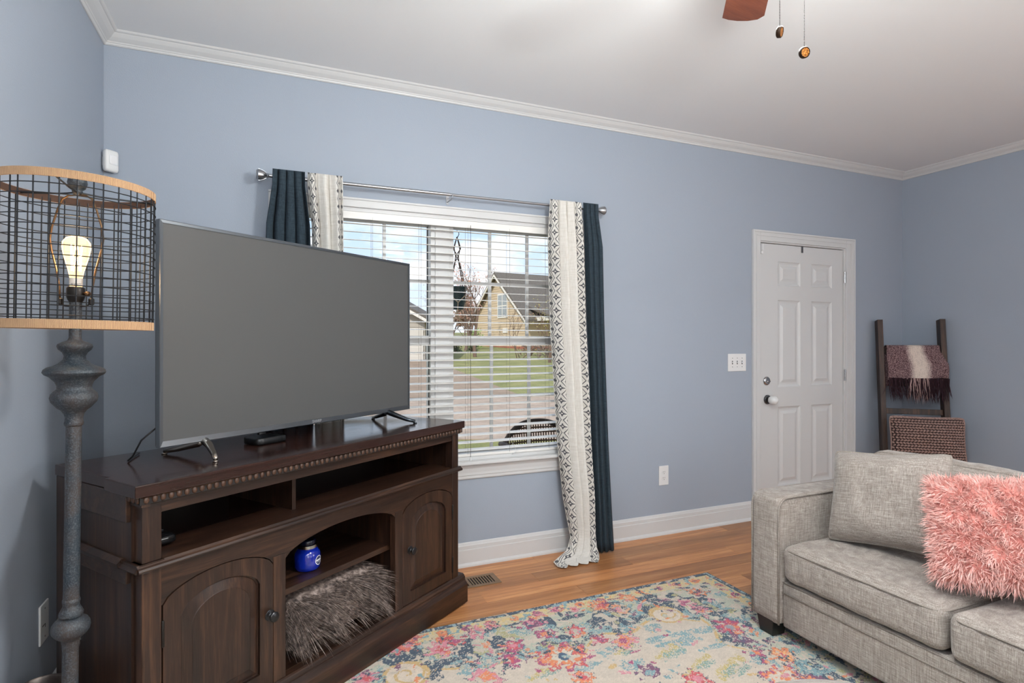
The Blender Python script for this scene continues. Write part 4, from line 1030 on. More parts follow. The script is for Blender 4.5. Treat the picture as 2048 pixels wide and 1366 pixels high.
nb = len(P3); low_ = P3[rim].copy(); low_[:, 2] = .0002; m_ = len(rim); kk = np.arange(m_)
Q2 = np.stack([rim[kk], nb + kk, nb + (kk + 1) % m_, rim[(kk + 1) % m_]], 1)
Pall = np.concatenate([P3, low_]); Qall = np.concatenate([Q, Q2])
me = bpy.data.meshes.new('area_rug'); me.vertices.add(len(Pall)); me.vertices.foreach_set('co', Pall.astype(np.float32).ravel())
me.loops.add(Qall.size); me.loops.foreach_set('vertex_index', Qall.astype(np.int32).ravel())
me.polygons.add(len(Qall)); me.polygons.foreach_set('loop_start', (np.arange(len(Qall)) * 4).astype(np.int32)); me.update(calc_edges=True)
ca = me.color_attributes.new('weave', 'FLOAT_COLOR', 'POINT')
cc = np.ones((len(Pall), 4), np.float32); cc[:len(P3), :3] = C3.reshape(-1, 3); cc[len(P3):, :3] = lin((22, 42, 60)); ca.data.foreach_set('color', cc.ravel())
def m_rug(g):
    a = g.node('ShaderNodeAttribute', attribute_name='weave'); c = g.coord('Object'); n = g.noise(c, 420, 2, .6)
    return dict(color=g.mix(n.remap(.35, .8, 0, .16), E(g, a.outputs['Color']), (.75, .72, .66)), bump=(n, .002))
me.materials.append(mat('rug_pile', m_rug, rough=.95, sheen=.2))
rug = bpy.data.objects.new('area_rug', me); COL.objects.link(rug)
tag(rug, 'faded multicolour floral rug with a navy edge under the sofa', 'rug')

# ---------------------------------------------------------------- sofa
sf = thing('sofa', 'light grey linen sofa frame with square arms and dark block feet', 'sofa', (0, 0, 0))
SZ = RZ
def loop_yz(): pass
XF, XBK = 2.03, 2.97
def arm(y0, y1):
    a = MB().rbox(((XF + XBK) / 2, (y0 + y1) / 2, (.072 + .632) / 2), ((XBK - XF) / 2, (y1 - y0) / 2, (.632 - .072) / 2), .022, 10, bulge=(.004, .004, .004)).build('arm', LINEN, sf, smooth=True)
    for yy in (y0 + .003, y1 - .003):
        r = .055; p = [(XF + .004, yy, .08), (XF + .004, yy, .626 - r)]
        p += [(XF + .004 + r - r * math.cos(t), yy, .626 - r + r * math.sin(t)) for t in [math.pi / 2 * q / 8 for q in range(1, 9)]] + [(XBK - .02, yy, .627)]
        MB().tube(p, .0042, 8).build('piping', PIPE, a, smooth=True)
    return a
Y_FAR, Y_NEAR = 1.815, -.16
arm(1.815, 1.968); arm(Y_NEAR - .153, Y_NEAR)
MB().rbox(((2.05 + 2.2) / 2, (Y_FAR + Y_NEAR) / 2, .170), (.075, (Y_FAR - Y_NEAR) / 2 - .002, .100), .012, 12).build('front_rail', LINEN, sf, smooth=True)
MB().tube([(2.0495, Y_FAR - .004, .221), (2.0495, Y_NEAR + .004, .221)], .0035, 8).build('piping', PIPE, sf, smooth=True)
MB().tube([(2.052, Y_FAR - .004, .266), (2.052, Y_NEAR + .004, .266)], .003, 8).build('piping', PIPE, sf, smooth=True)
MB().box(2.19, XBK - .1, Y_NEAR + .002, Y_FAR - .002, .09, .272).build('seat_deck', mat('dark_deck_cloth', color=lin((84, 78, 74)), rough=.9), sf)
MB().rbox((2.895, (Y_FAR + Y_NEAR) / 2, .40), (.075, (Y_FAR - Y_NEAR) / 2 - .003, .335), .05, 12).build('back_frame', LINEN, sf, smooth=True)
FEET = mat('black_stained_wood', color=lin((20, 22, 22)), rough=.3)
for (x, y) in ((2.085, 1.90), (2.90, 1.90), (2.085, -.24), (2.90, -.24)):
    z0 = RZ + .0012 if x < 2.2 else 0.0
    MB().add([(x - .042, y - .042, z0), (x + .03, y - .042, z0), (x + .03, y + .03, z0), (x - .042, y + .03, z0), (x - .05, y - .05, .082), (x + .04, y - .05, .082), (x + .04, y + .04, .082), (x - .05, y + .04, .082)],
             [(0, 3, 2, 1), (4, 5, 6, 7), (0, 1, 5, 4), (1, 2, 6, 5), (2, 3, 7, 6), (3, 0, 4, 7)]).build('foot', FEET, sf, bevel=.003)
cl = (Y_FAR - Y_NEAR) / 3
def seat(y1, y0, label, seed, fwd):
    t = thing('seat_cushion', label, 'cushion', group='sofa seat cushions')
    cx = (2.035 - fwd + 2.66) / 2; hx = (2.66 - 2.035 + fwd) / 2; yc = (y0 + y1) / 2; hy = (y1 - y0) / 2 - .0085
    MB().rbox((cx, yc, .3545), (hx, hy, .080), .038, 44, bulge=(.014, .003, .022), wr=.013, seed=seed, flat=True).build('cushion_body', LINEN, t, smooth=True)
    z = .415; p = []
    r = .05; cs = [(-1, -1), (-1, 1), (1, 1), (1, -1)]
    for (sx, sy) in cs:
        for q in range(6):
            a = {(-1, -1): math.pi, (-1, 1): math.pi / 2, (1, 1): 0, (1, -1): -math.pi / 2}[(sx, sy)]
            th = a + math.pi / 2 - math.pi / 2 * q / 5
            p.append((cx + sx * (hx - r) + (r - .004) * math.cos(th), yc + sy * (hy - r) + (r - .004) * math.sin(th), z))
    dense = []
    for i in range(len(p)):
        a, c = Vector(p[i]), Vector(p[(i + 1) % len(p)]); m = 10 if (a - c).length > .2 else 1
        for q in range(m):
            w = a + (c - a) * q / m; fx = (1 - ((w.y - yc) / hy) ** 2); w = Vector((w.x + (-.011 * fx if w.x < cx - hx * .8 else 0), w.y, w.z + .004 * fx)); dense.append(w)
    MB().tube(dense, .0035, 7, closed=True).build('piping', PIPE, t, smooth=True)
seat(Y_FAR, Y_FAR - cl, 'grey linen seat cushion beside the far arm under the pillows', 3, 0.0)
seat(Y_FAR - cl, Y_FAR - 2 * cl, 'grey linen seat cushion in the middle of the sofa', 8, .012)
seat(Y_FAR - 2 * cl, Y_NEAR, 'grey linen seat cushion nearest the camera', 14, 0.0)
def backc(y1, y0, label, seed):
    t = thing('back_cushion', label, 'cushion', group='sofa back cushions')
    M = Matrix.Translation((2.64, (y0 + y1) / 2, .652)) @ Matrix.Rotation(math.radians(9), 4, 'Y')
    hy = (y1 - y0) / 2 - .009
    MB().rbox((0, 0, 0), (.095, hy, .150), .055, 16, bulge=(.035, .002, .014), M=M, wr=.008, seed=seed).build('cushion_body', LINEN, t, smooth=True)
    for xx in (-.072, .072):
        p = []; r = .06
        for (sy, sz, a0) in ((-1, -1, math.pi), (1, -1, -math.pi / 2), (1, 1, 0), (-1, 1, math.pi / 2)):
            for q in range(6):
                th = a0 + math.pi / 2 * q / 5; p.append((xx, sy * (hy - r) + (r - .008) * math.cos(th), sz * (.150 - r) + (r - .008) * math.sin(th)))
        MB().tube(p, .0038, 7, closed=True, M=M).build('piping', PIPE, t, smooth=True)
backc(Y_FAR - .012, Y_FAR - cl, 'grey linen back cushion behind the square grey pillow', 2)
backc(Y_FAR - cl, Y_FAR - 2 * cl, 'grey linen back cushion behind the pink fur pillow', 6)
backc(Y_FAR - 2 * cl, Y_NEAR, 'grey linen back cushion nearest the camera', 9)

def basis(c, wdir, up):
    x = Vector(wdir).normalized(); z = Vector(up); z = (z - x * z.dot(x)).normalized(); y = z.cross(x)
    return Matrix.Translation(c) @ Matrix((x, y, z)).transposed().to_4x4()
gp = thing('throw_pillow', 'square grey linen throw pillow leaning in the sofa corner', 'pillow')
gp.matrix_world = basis((2.336, 1.548, .662), (.10, -.96, .13), (.33, .18, .92))
V_, F_, E_ = pillow_pts(.475, .40, .17, 30, .08, .012, 3)
MB().add(V_, F_).build('pillow_body', LINEN, gp, smooth=True)
MB().tube(E_, .0042, 7, closed=True).build('piping', PIPE, gp, smooth=True)

pk = thing('fur_pillow', 'fluffy pink fur pillow on the sofa in front of the grey cushions', 'pillow')
pk.matrix_world = basis((2.285, 1.105, .664), (.44, -.87, .10), (.36, .36, .90))
PINKF = mat('pink_fur', m_fur(lin((236, 172, 162)), lin((248, 200, 191)), lin((255, 224, 217))), rough=.55)
PINKB = mat('pink_backing', color=lin((216, 146, 136)), rough=.9)
V_, F_, E_ = pillow_pts(.44, .37, .17, 30, .03, .004, 5)
MB().add(V_, F_).build('pillow_body', PINKB, pk, smooth=True)
Va = np.array(V_); Fa = np.array(F_); rg = np.random.default_rng(9); nF = 17000
fi = rg.integers(0, len(Fa), nF); w = rg.random((nF, 2)); A_, B_, C_, D_ = (Va[Fa[fi, q]] for q in range(4))
root = A_ * ((1 - w[:, :1]) * (1 - w[:, 1:])) + B_ * (w[:, :1] * (1 - w[:, 1:])) + C_ * (w[:, :1] * w[:, 1:]) + D_ * ((1 - w[:, :1]) * w[:, 1:])
nr = np.cross(B_ - A_, D_ - A_); nr /= np.linalg.norm(nr, axis=1)[:, None] + 1e-9
nr += .55 * np.stack([root[:, 0] / .22, 0 * root[:, 0], root[:, 2] / .185], 1) * (np.maximum(np.abs(root[:, 0]) / .22, np.abs(root[:, 2]) / .185) ** 4)[:, None]
clump = np.stack([np.sin(root[:, 0] * 90 + 40 * root[:, 2]) + np.sin(root[:, 0] * 37 - 71 * root[:, 2]), 0 * root[:, 0], np.cos(root[:, 2] * 80 + 30 * root[:, 0]) + np.sin(root[:, 2] * 43 + 66 * root[:, 0])], 1) * .34
dr = nr + clump + rg.normal(size=(nF, 3)) * .22; dr /= np.linalg.norm(dr, axis=1)[:, None]
strands(root, dr, rg.uniform(.020, .034, nF), np.full(nF, .0019), (0, 0, -.25), PINKF, pk, seg=3, curl=.22, seed=2)

# round ottoman whose far edge just enters the frame
oc = at_depth(1762, 683, 1.228)
ot = thing('ottoman', 'round grey linen ottoman at the bottom edge in front of the sofa', 'ottoman', (oc.x, oc.y, 0))
MB().lathe([(.001, .43), (.15, .429), (.25, .424), (.285, .414), (.298, .395), (.30, .37), (.30, .31), (.295, .302), (.001, .30)][::-1], 48).build('cushion_top', LINEN, ot, smooth=True)
MB().lathe([(.001, .085), (.285, .085), (.29, .09), (.29, .298), (.28, .302), (.001, .302)], 48).build('base', LINEN, ot, smooth=True, angle=40)
MB().tube([(.299 * math.cos(2 * math.pi * q / 48), .299 * math.sin(2 * math.pi * q / 48), .40) for q in range(48)], .004, 7, closed=True).build('piping', PIPE, ot, smooth=True)
for q in range(4):
    a = math.pi / 4 + q * math.pi / 2; MB().box(.2 * math.cos(a) - .025, .2 * math.cos(a) + .025, .2 * math.sin(a) - .025, .2 * math.sin(a) + .025, RZ + .0012, .087).build('foot', FEET, ot, bevel=.003)

# ---------------------------------------------------------------- ladder in the corner with throw and cushion
ld = thing('blanket_ladder', 'dark walnut blanket ladder leaning in the corner', 'ladder')
tL = Vector((4.605, 3.118, 1.485)); tR = Vector((4.928, 2.835, 1.485)); wd = (tR - tL).normalized(); wl = (tR - tL).length
nn = Vector((wd.y, -wd.x, 0)); nn = nn if nn.x < 0 else -nn
bL = tL + nn * .19; bL.z = 0.0
upv = (tL - bL).normalized(); dep = upv.cross(wd).normalized()
ML = Matrix.Translation(bL) @ Matrix((wd, upv.cross(wd), upv)).transposed().to_4x4()
Lh = (tL - bL).length
ld.matrix_world = ML
for x in (0, wl):
    MB().box(x - .019, x + .019, -.040, .040, .012, Lh).build('rail', LADDERM, ld, bevel=.002)
RH = [.32, .76, 1.245]
for z in RH: MB().box(.019, wl - .019, -.012, .012, z - .022, z + .022).build('rung', LADDERM, ld, bevel=.003)
sgn = -1.0 if (ML.to_3x3() @ Vector((0, 1, 0))).dot(nn) < 0 else 1.0      # local y side that faces the room
th = thing('plaid_throw', 'burgundy and cream fringed throw hung over the ladder rung', 'throw'); th.matrix_world = ML
def m_throw(g):
    uvn = g.node('ShaderNodeUVMap'); U, V_, _ = g.xyz(E(g, uvn.outputs[0]))
    c = g.vec(U, V_, 0.0); sp = g.noise(g.scale(c, (1, 1, 1)), 150, 2, .8); st_ = g.noise(g.scale(c, (230, 24, 1)), 1.0, 2)
    mid = 1.0 - ((U - .235).abs() / .085); mid = mid.remap(0, .6)
    f = (sp * .8 + st_ * .3).remap(.5, .60); f2 = (f * .75 + mid * (.35 + st_ * .9)).clamp()
    return dict(color=g.mix(f2, lin((58, 28, 38)), g.mix(mid, lin((176, 146, 146)), lin((226, 210, 198)))), bump=(sp, .006))
THR = mat('boucle_throw', m_throw, rough=.95)
zr = RH[2] + .026; prof = []
for q in range(13): prof.append((sgn * (.026 + .010 * math.sin(q * .7)), zr - .25 + .25 * q / 12 - .0))
prof = [(sgn * (.055 + .010 * (1 - q / 10)), zr - .255 + .245 * q / 10) for q in range(11)] + [(sgn * (.018 + .037 * math.cos(math.pi * q / 6)), zr - .005 + .020 * math.sin(math.pi * q / 6)) for q in range(1, 6)] + [(-sgn * .018, zr - .01 - .30 * q / 6) for q in range(7)]
nu = 40; vs = []; fs = []; uv = []
for j, (yy, z) in enumerate(prof):
    for i in range(nu + 1):
        u = i / nu; hem = .012 * math.sin(u * 9) if j < 4 else 0
        wide = max(0.0, min(1.0, (9 - j) / 4)); vs.append((.034 + (wl - .068) * u + wide * (.046 * u + .004 * math.sin(z * 30)), yy + sgn * .005 * math.sin(u * 17 + z * 9) * (1 if j < 10 else .2), z + hem - .012 * (1 - u) * (j < 3))); uv.append((u * wl, z))
for j in range(len(prof) - 1):
    for i in range(nu): fs.append((j * (nu + 1) + i, j * (nu + 1) + i + 1, (j + 1) * (nu + 1) + i + 1, (j + 1) * (nu + 1) + i))
MB().add(vs, fs).build('cloth', THR, th, smooth=True, solid=.008, uv=uv)
rg = np.random.default_rng(3); fcols = {}
for (cname, colr, lo, hi, cnt) in (('fringe', lin((44, 20, 30)), 0, 1, 260), ('light_fringe', lin((190, 160, 156)), .34, .66, 70)):
    us = rg.uniform(lo, hi, cnt); rt = np.stack([.036 + (wl - .022) * us, np.full(cnt, sgn * .070) + rg.normal(size=cnt) * .004, np.full(cnt, zr - .25)], 1)
    dd = np.stack([rg.normal(size=cnt) * .10, rg.normal(size=cnt) * .05 + sgn * .02, -np.ones(cnt)], 1)
    strands(rt, dd, rg.uniform(.15, .20, cnt), np.full(cnt, .0042), (0, 0, -.02), mat(cname + '_yarn', color=colr, rough=.95), th, name=cname, seg=5, curl=.06, seed=5)
cu = thing('crochet_cushion', 'dusty pink crocheted cushion propped against the ladder behind the sofa', 'cushion')
Mc = basis(ML @ Vector((wl / 2 + .045, sgn * .125, .535)), tuple(wd), tuple(upv))
cu.matrix_world = Mc
YARN = mat('dusty_pink_yarn', lambda g: g.ramp(g.noise(g.coord('Object'), 120, 2), [(.3, lin((134, 106, 100))), (.7, lin((178, 148, 138)))]), rough=.9)
V_, F_, E_ = pillow_pts(.50, .375, .19, 24, .05, .008, 4, flat=2.6)
MB().add(V_, F_).build('pillow_body', mat('cushion_lining', color=lin((58, 42, 40)), rough=.9), cu, smooth=True)
b = MB(); stn = MB().ball((0, 0, 0), .0125, .0065, .0072, 7, 5)
Nn = 25
Vg = np.array(V_).reshape(2, Nn, Nn, 3)
def surf(side, u, v):
    fu = (u + 1) / 2 * 24; fv = (v + 1) / 2 * 24; i = min(23, int(fu)); j = min(23, int(fv)); a = fu - i; c = fv - j; G_ = Vg[side]
    return Vector(G_[j, i] * (1 - a) * (1 - c) + G_[j, i + 1] * a * (1 - c) + G_[j + 1, i + 1] * a * c + G_[j + 1, i] * (1 - a) * c)
for side in (0, 1):
    for j in range(19):
        v = -1 + 2 * (j + .5) / 19
        for i in range(23):
            u = -1 + 2 * (i + .5 + .25 * (j % 2)) / 23.5
            if abs(u) > .995: continue
            p = surf(side, u, v); du = surf(side, min(1, u + .03), v) - surf(side, max(-1, u - .03), v); dv = surf(side, u, min(1, v + .03)) - surf(side, u, max(-1, v - .03))
            nrm_ = du.cross(dv).normalized() * (1 if side == 0 else -1)
            M = Matrix.Translation(p + nrm_ * .002) @ Matrix((du.normalized(), nrm_, dv.normalized())).transposed().to_4x4() @ Matrix.Rotation(math.radians(-28 if j % 2 else 24), 4, 'Y')
            b.add(stn.v, stn.f, M)
o = b.build('crochet_stitches', YARN, cu, smooth=True); o['kind'] = 'stuff'
MB().tube(E_, .006, 8, closed=True).build('edge_cord', YARN, cu, smooth=True)

# ---------------------------------------------------------------- ceiling fan (one blade tip and the pull chains show)
FC = Vector((1.10, .99, 0))
fan = thing('ceiling_fan', 'ceiling fan with reddish wood blades and two bead pull chains', 'ceiling fan', FC)
MB().lathe([(.001, ZC), (.07, ZC), (.07, ZC - .02), (.05, ZC - .05), (.02, ZC - .06), (.014, ZC - .06)][::-1], 28).build('canopy', BRASS, fan, smooth=True, angle=50)
MB().lathe([(.014, 2.58), (.014, 2.69)], 16).build('downrod', BRASS, fan, smooth=True, angle=50)
MB().lathe([(.001, 2.40), (.07, 2.40), (.10, 2.43), (.125, 2.47), (.125, 2.53), (.09, 2.57), (.03, 2.585), (.001, 2.585)], 32).build('motor_housing', BRASS, fan, smooth=True, angle=50)
for q in range(5):
    a = math.radians(51.5 + 72 * q); M = Matrix.Rotation(a, 4, 'Z') @ Matrix.Translation((0, 0, 2.425)) @ Matrix.Rotation(math.radians(11), 4, 'X')
    poly = [(.19, -.05), (.40, -.062), (.615, -.068), (.640, -.050), (.652, -.020), (.655, .015), (.650, .045), (.640, .066), (.40, .060), (.19, .05)]
    bl_ = MB().prism(poly, -.003, .003, 'xy', M).build('blade', BLADEM, fan)
    MB().box(.09, .24, -.018, .018, .003, .008, M).build('blade_iron', BRASS, bl_, bevel=.002)
MB().lathe([(.001, 2.33), (.05, 2.33), (.06, 2.36), (.05, 2.40), (.001, 2.40)], 28).build('light_fitter', BRASS, fan, smooth=True, angle=50)
OPAL = mat('opal_glass', color=(.9, .88, .84), rough=.3, emit=(1, .93, .84), estr=3.0)
MB().lathe([(.001, 2.235), (.06, 2.245), (.105, 2.275), (.125, 2.315), (.125, 2.33), (.05, 2.335)], 36).build('glass_bowl', OPAL, fan, smooth=True)
lo_ = light('fan_lamp', 'POINT', (0, 0, 2.16), 76, (.98, 1.0, .98), .12); lo_.parent = fan
BEAD = mat('chain_metal', color=lin((14, 13, 12)), rough=.6)
MED = mat('amber_medallion', lambda g: dict(color=g.ramp(g.voro(g.coord('Object'), 330), [(.1, lin((96, 50, 20))), (.5, lin((190, 120, 50)))]), bump=(g.voro(g.coord('Object'), 330), .002)), rough=.3, metal=.6)
for (px, py, ang) in ((1559.5, 64, .9), (1608.5, 105, .2)):
    p = at_depth(px, py, 1.185) - FC
    n = int((2.36 - p.z) / .0033)
    b = MB()
    for q in range(n):
        b.ball((p.x, p.y, p.z + .011 + q * .0033), .0011, n=5, m=4)
    ch = b.build('pull_chain', BEAD, fan); 
    nv = (-FW * math.cos(ang) + RT * math.sin(ang)); nv = Vector((nv.x, nv.y, -.25))
    Mp = axis_M(p, nv)
    MB().lathe([(.001, -.005), (.0095, -.005), (.0115, -.003), (.0115, .003), (.0098, .0045), (.0092, .003), (.001, .003)], 22, Mp).build('pull_rim', mat('dark_brass', color=lin((58, 38, 22)), rough=.5, metal=.5), ch, smooth=True, angle=50)
    MB().lathe([(.001, .0035), (.0088, .0036), (.0088, .003)], 22, Mp).build('pull_medallion', MED, ch)

# ---------------------------------------------------------------- outdoors, seen through the window
GA, GB = -.62 - .034 * 8, .034                                # ground height = GA + GB * distance along the view
def gz(p): return GA + GB * (p[0] * FW.x + p[1] * FW.y)
def on_ground(px, py):
    r = ray(px, py); t = (EYE - GA) / (GB - r.z); return Vector((0, 0, EYE)) + r * t
def cam_pt(x, dep, z): v = RT * x + FW * dep; return Vector((v.x, v.y, z))
def m_grass(g):
    c = g.coord('Object'); n = g.noise(c, 1.1, 5, .65); f = g.noise(c, 22, 3, .7)
    return g.ramp(n * .6 + f * .4, [(.33, lin((104, 106, 60))), (.5, lin((132, 132, 78))), (.66, lin((164, 152, 104)))])
GRASS = mat('spring_lawn', m_grass, rough=.95)
def m_asph(g): return g.ramp(g.noise(g.coord('Object'), 3, 5, .7), [(.3, lin((150, 132, 116))), (.7, lin((186, 164, 144)))])
ROAD = mat('sun_bleached_road', m_asph, rough=.9)
def m_drive(g): return g.ramp(g.noise(g.coord('Object'), 2, 5, .7), [(.3, lin((136, 116, 98))), (.7, lin((164, 142, 120)))])
DRIVE = mat('brown_gravel_drive', m_drive, rough=.95)
b = MB(); vs = []
cs = [(-60, 5.3), (70, 5.3), (110, 120), (-90, 120)]
vs = [cam_pt(x, d_, GA + GB * d_) for x, d_ in cs]
tag(b.add(vs, [(0, 1, 2, 3)]).build('lawn', GRASS), 'green spring lawn sloping up beyond the window', 'lawn', kind='structure')
def slab(name, pts, m, label, cat, lift=.02, thick=.03):
    P = [on_ground(*p) if len(p) == 2 else cam_pt(p[0], p[1], 0) for p in pts]; n = len(P)
    vs = [Vector((p.x, p.y, gz(p) + lift)) for p in P] + [Vector((p.x, p.y, gz(p) + lift - thick)) for p in P]
    fs = [tuple(range(n)), tuple(range(2 * n - 1, n - 1, -1))] + [(i, (i + 1) % n, (i + 1) % n + n, i + n) for i in range(n)]
    return tag(MB().add(vs, fs).build(name, m), label, cat, kind='structure')
slab('street', [(-30, 11.0, 0), (2.6, 10.6, 0), (30, 11.6, 0), (45, 17.5, 0), (.3, 16.6, 0), (-30, 16.2, 0)], ROAD, 'sun bleached street crossing beyond the lawn', 'street')
slab('driveway', [(-6.5, 16.2, 0), (.35, 16.6, 0), (-2.9, 27, 0), (-5.2, 38, 0), (-16, 38, 0)], DRIVE, 'brown driveway running up from the street', 'driveway', .035)
slab('front_walk', [(1.2, 10.9, 0), (2.4, 10.7, 0), (1.6, 8.6, 0), (1.9, 7.0, 0), (1.0, 7.0, 0), (.55, 8.8, 0)], ROAD, 'pale front path curving through the near grass', 'path', .03)
slab('curb', [(.4, 16.55, 0), (45, 17.45, 0), (45, 17.65, 0), (.4, 16.75, 0)], mat('concrete_curb', color=lin((176, 166, 154)), rough=.9), 'pale concrete curb along the far side of the street', 'curb', .07, .09)
# tan gabled house
ha = at_depth(997, 550, 50); A2 = Vector((ha.x, ha.y, 0)); gdir = (RT * .488 - FW * .873); rdir = (RT * .873 + FW * .488)
hs = thing('gabled_house', 'tan sided house with steep grey roof and one gable window', 'house', (A2.x, A2.y, 0))
hs.matrix_world = Matrix((Vector((gdir.x, gdir.y, 0)), Vector((rdir.x, rdir.y, 0)), Vector((0, 0, 1)))).transposed().to_4x4(); hs.location = (A2.x, A2.y, 0)
hs.matrix_world = Matrix.Translation((A2.x, A2.y, 0)) @ Matrix((Vector((gdir.x, gdir.y, 0)), Vector((rdir.x, rdir.y, 0)), Vector((0, 0, 1)))).transposed().to_4x4()
TAN = mat('tan_siding', color=lin((200, 178, 148)), rough=.7); SHING = mat('grey_shingles', lambda g: g.ramp(g.noise(g.coord('Object'), 14, 4, .7), [(.3, lin((84, 78, 72))), (.7, lin((122, 114, 104)))]), rough=.9)
HZ, EV, WW = ha.z, 3.45, 4.75
base = .55
# clapboards: each course its own board, clipped to the gable
z = base + .35
while z < HZ - .25:
    def half(zq): return WW if zq < EV else max(.02, WW * (HZ - zq) / (HZ - EV))
    z1 = min(z + .21, HZ - .1); a, c = half(z), half(z1)
    MB().prism([(-a, z), (a, z), (c, z1), (-c, z1)], -.012 - .0, .02, 'xz').add([(-a, -.035, z), (a, -.035, z), (c, -.01, z1), (-c, -.01, z1)], [(0, 1, 2, 3)]).build('clapboard', TAN, hs)
    z += .21
MB().prism([(-WW, base), (WW, base), (WW, EV), (0, HZ - .05), (-WW, EV)], .02, 13.5, 'xz').build('wall', TAN, hs)
MB().box(-WW - .03, WW + .03, -.06, 13.4, base - .9, base + .36).build('brick_foundation', mat('brick_red', color=lin((164, 104, 84)), rough=.9), hs)
sl = math.atan2(HZ - EV, WW); TRIM = mat('house_trim', color=lin((228, 222, 212)), rough=.6)
for sg in (-1, 1):
    ex = sg * (WW + .75); ez = EV - .75 * math.tan(sl)
    MB().prism([(0, HZ), (ex, ez), (ex, ez + .20), (0, HZ + .24)], -.45, 13.8, 'xz').build('roof_slope', SHING, hs)
    MB().prism([(0, HZ - .16), (ex, ez - .16), (ex, ez + .02), (0, HZ + .02)], -.50, -.42, 'xz').build('rake_board', TRIM, hs)
gw = MB().box(-.05, 1.75, -.09, .0, 3.35, 5.45).build('gable_window', TRIM, hs)
for i in range(2):
    for j in range(2): MB().box(.07 + i * .84, .79 + i * .84, -.10, -.088, 3.47 + j * .98, 4.35 + j * .98).build('pane', mat('far_window_glass', color=lin((150, 156, 158)), rough=.1), gw)
MB().box(.9, 1.75, -.08, 0, 2.05, 2.45).build('gable_vent', TRIM, hs)
# porch on the side facing right
MB().box(WW, WW + 2.6, .6, 13, 2.95, 3.25).build('porch_beam', TRIM, hs)
MB().prism([(WW - .3, 4.0), (WW + 2.9, 3.2), (WW + 2.9, 3.34), (WW - .3, 4.2)], .4, 13.3, 'xz').build('porch_roof', SHING, hs)
for yy in (.8, 4, 7, 10): MB().box(WW + 2.3, WW + 2.55, yy, yy + .25, .3, 2.95).build('porch_post', TRIM, hs)
# grey house behind the television edge
h2p = cam_pt(-8.9, 32, 0)
h2 = thing('grey_house', 'grey sided house with garage seen at the left of the window', 'house', (h2p.x, h2p.y, 0), -YAW)
GSID = mat('grey_siding', color=lin((176, 168, 156)), rough=.7)
z = .3
while z < 4.8:
    wv_ = 4.0 if z < 2.6 else max(.02, 4.0 * (4.85 - z) / 2.25)
    z1 = min(z + .26, 4.85); w2 = 4.0 if z1 < 2.6 else max(.02, 4.0 * (4.85 - z1) / 2.25)
    MB().add([(-wv_, -.04, z), (wv_, -.04, z), (w2, -.012, z1), (-w2, -.012, z1)], [(0, 1, 2, 3)]).prism([(-wv_, z), (wv_, z), (w2, z1), (-w2, z1)], -.011, .02, 'xz').build('clapboard', GSID, h2); z += .26
MB().prism([(-4, -.2), (4, -.2), (4, 2.6), (0, 4.85), (-4, 2.6)], .02, 8, 'xz').build('wall', GSID, h2)
for sg in (-1, 1): MB().prism([(0, 4.85), (sg * 4.6, 2.26), (sg * 4.6, 2.44), (0, 5.07)], -.5, 8.3, 'xz').build('roof_slope', SHING, h2); MB().prism([(0, 4.72), (sg * 4.6, 2.13), (sg * 4.6, 2.30), (0, 4.9)], -.56, -.48, 'xz').build('rake_board', TRIM, h2)
gd = MB().box(1.2, 3.9, -.09, -.03, .0, 2.05).build('garage_door', TRIM, h2)
for j in range(4): MB().box(1.28, 3.82, -.11, -.088, .06 + j * .5, .50 + j * .5).build('garage_panel', mat('garage_panel_paint', color=lin((206, 200, 190)), rough=.6), gd)

# trees: each with trunk and branches, and a few last leaves
BARK = mat('bare_bark', color=lin((120, 98, 84)), rough=.95)
def leafm(name, c): return mat(name, color=c, rough=.8)
def tree(name, label, base, height, spread, seed, leafcol=None, leaves=0, levels=4, group='bare spring trees', leafsize=.09, cat='tree', stems=1, top_only=False):
    rr = random.Random(seed); t = thing(name, label, cat, base, group=group)
    b = MB(); tips = []
    def grow(p, d_, ln, r, lv):
        q = p; path = [q]; dd = d_.copy()
        for s_ in range(3):
            dd = (dd + Vector((rr.gauss(0, .10), rr.gauss(0, .10), .05))).normalized(); q = q + dd * ln / 3; path.append(q)
        b.tube(path, [r, r * .85, r * .7, r * .5], 5 if lv > 1 else 4)
        if lv == 0: tips.append(q); return
        for _ in range(3 if lv > 1 else 3):
            w = rr.randint(1, 3); sp = Vector((rr.gauss(0, 1), rr.gauss(0, 1), rr.uniform(.1, .9))).normalized()
            grow(path[w], (dd * .9 + sp * spread).normalized(), ln * rr.uniform(.55, .72), r * .55, lv - 1)
        tips.append(q)
    for s_ in range(stems):
        grow(Vector((rr.gauss(0, .1) * (stems > 1), rr.gauss(0, .1) * (stems > 1), -.1)), Vector((rr.gauss(0, .12) * (1 + stems), rr.gauss(0, .12) * (1 + stems), 1)).normalized(), height * .42, height * (.018 if stems == 1 else .008), levels)
    b.build('branches', BARK, t)
    if leaves:
        lv = MB(); zmax = max(p.z for p in tips)
        for q in range(leaves):
            p = rr.choice(tips)
            if top_only and p.z < zmax * .72: continue
            p = p + Vector((rr.gauss(0, .18), rr.gauss(0, .18), rr.gauss(0, .18))); s_ = leafsize * rr.uniform(.6, 1.2)
            a = Vector((rr.gauss(0, 1), rr.gauss(0, 1), rr.gauss(0, 1))).normalized(); c = a.orthogonal().normalized()
            lv.add([p, p + a * s_ + c * s_ * .4, p + a * s_ * 2, p + a * s_ - c * s_ * .4], [(0, 1, 2, 3)])
        o = lv.build('leaves', leafm('leaf_%s' % name + str(seed), leafcol), t); o['kind'] = 'stuff'
    return t
def gp_(px, dep):
    p = at_depth(px, 683, dep); return Vector((p.x, p.y, gz(p)))
tree('bare_tree', 'bare tree with a few orange leaves left of the tan house', gp_(950, 36), 7.2, .75, 4, lin((196, 128, 84)), 420, group='bare spring trees', top_only=True)
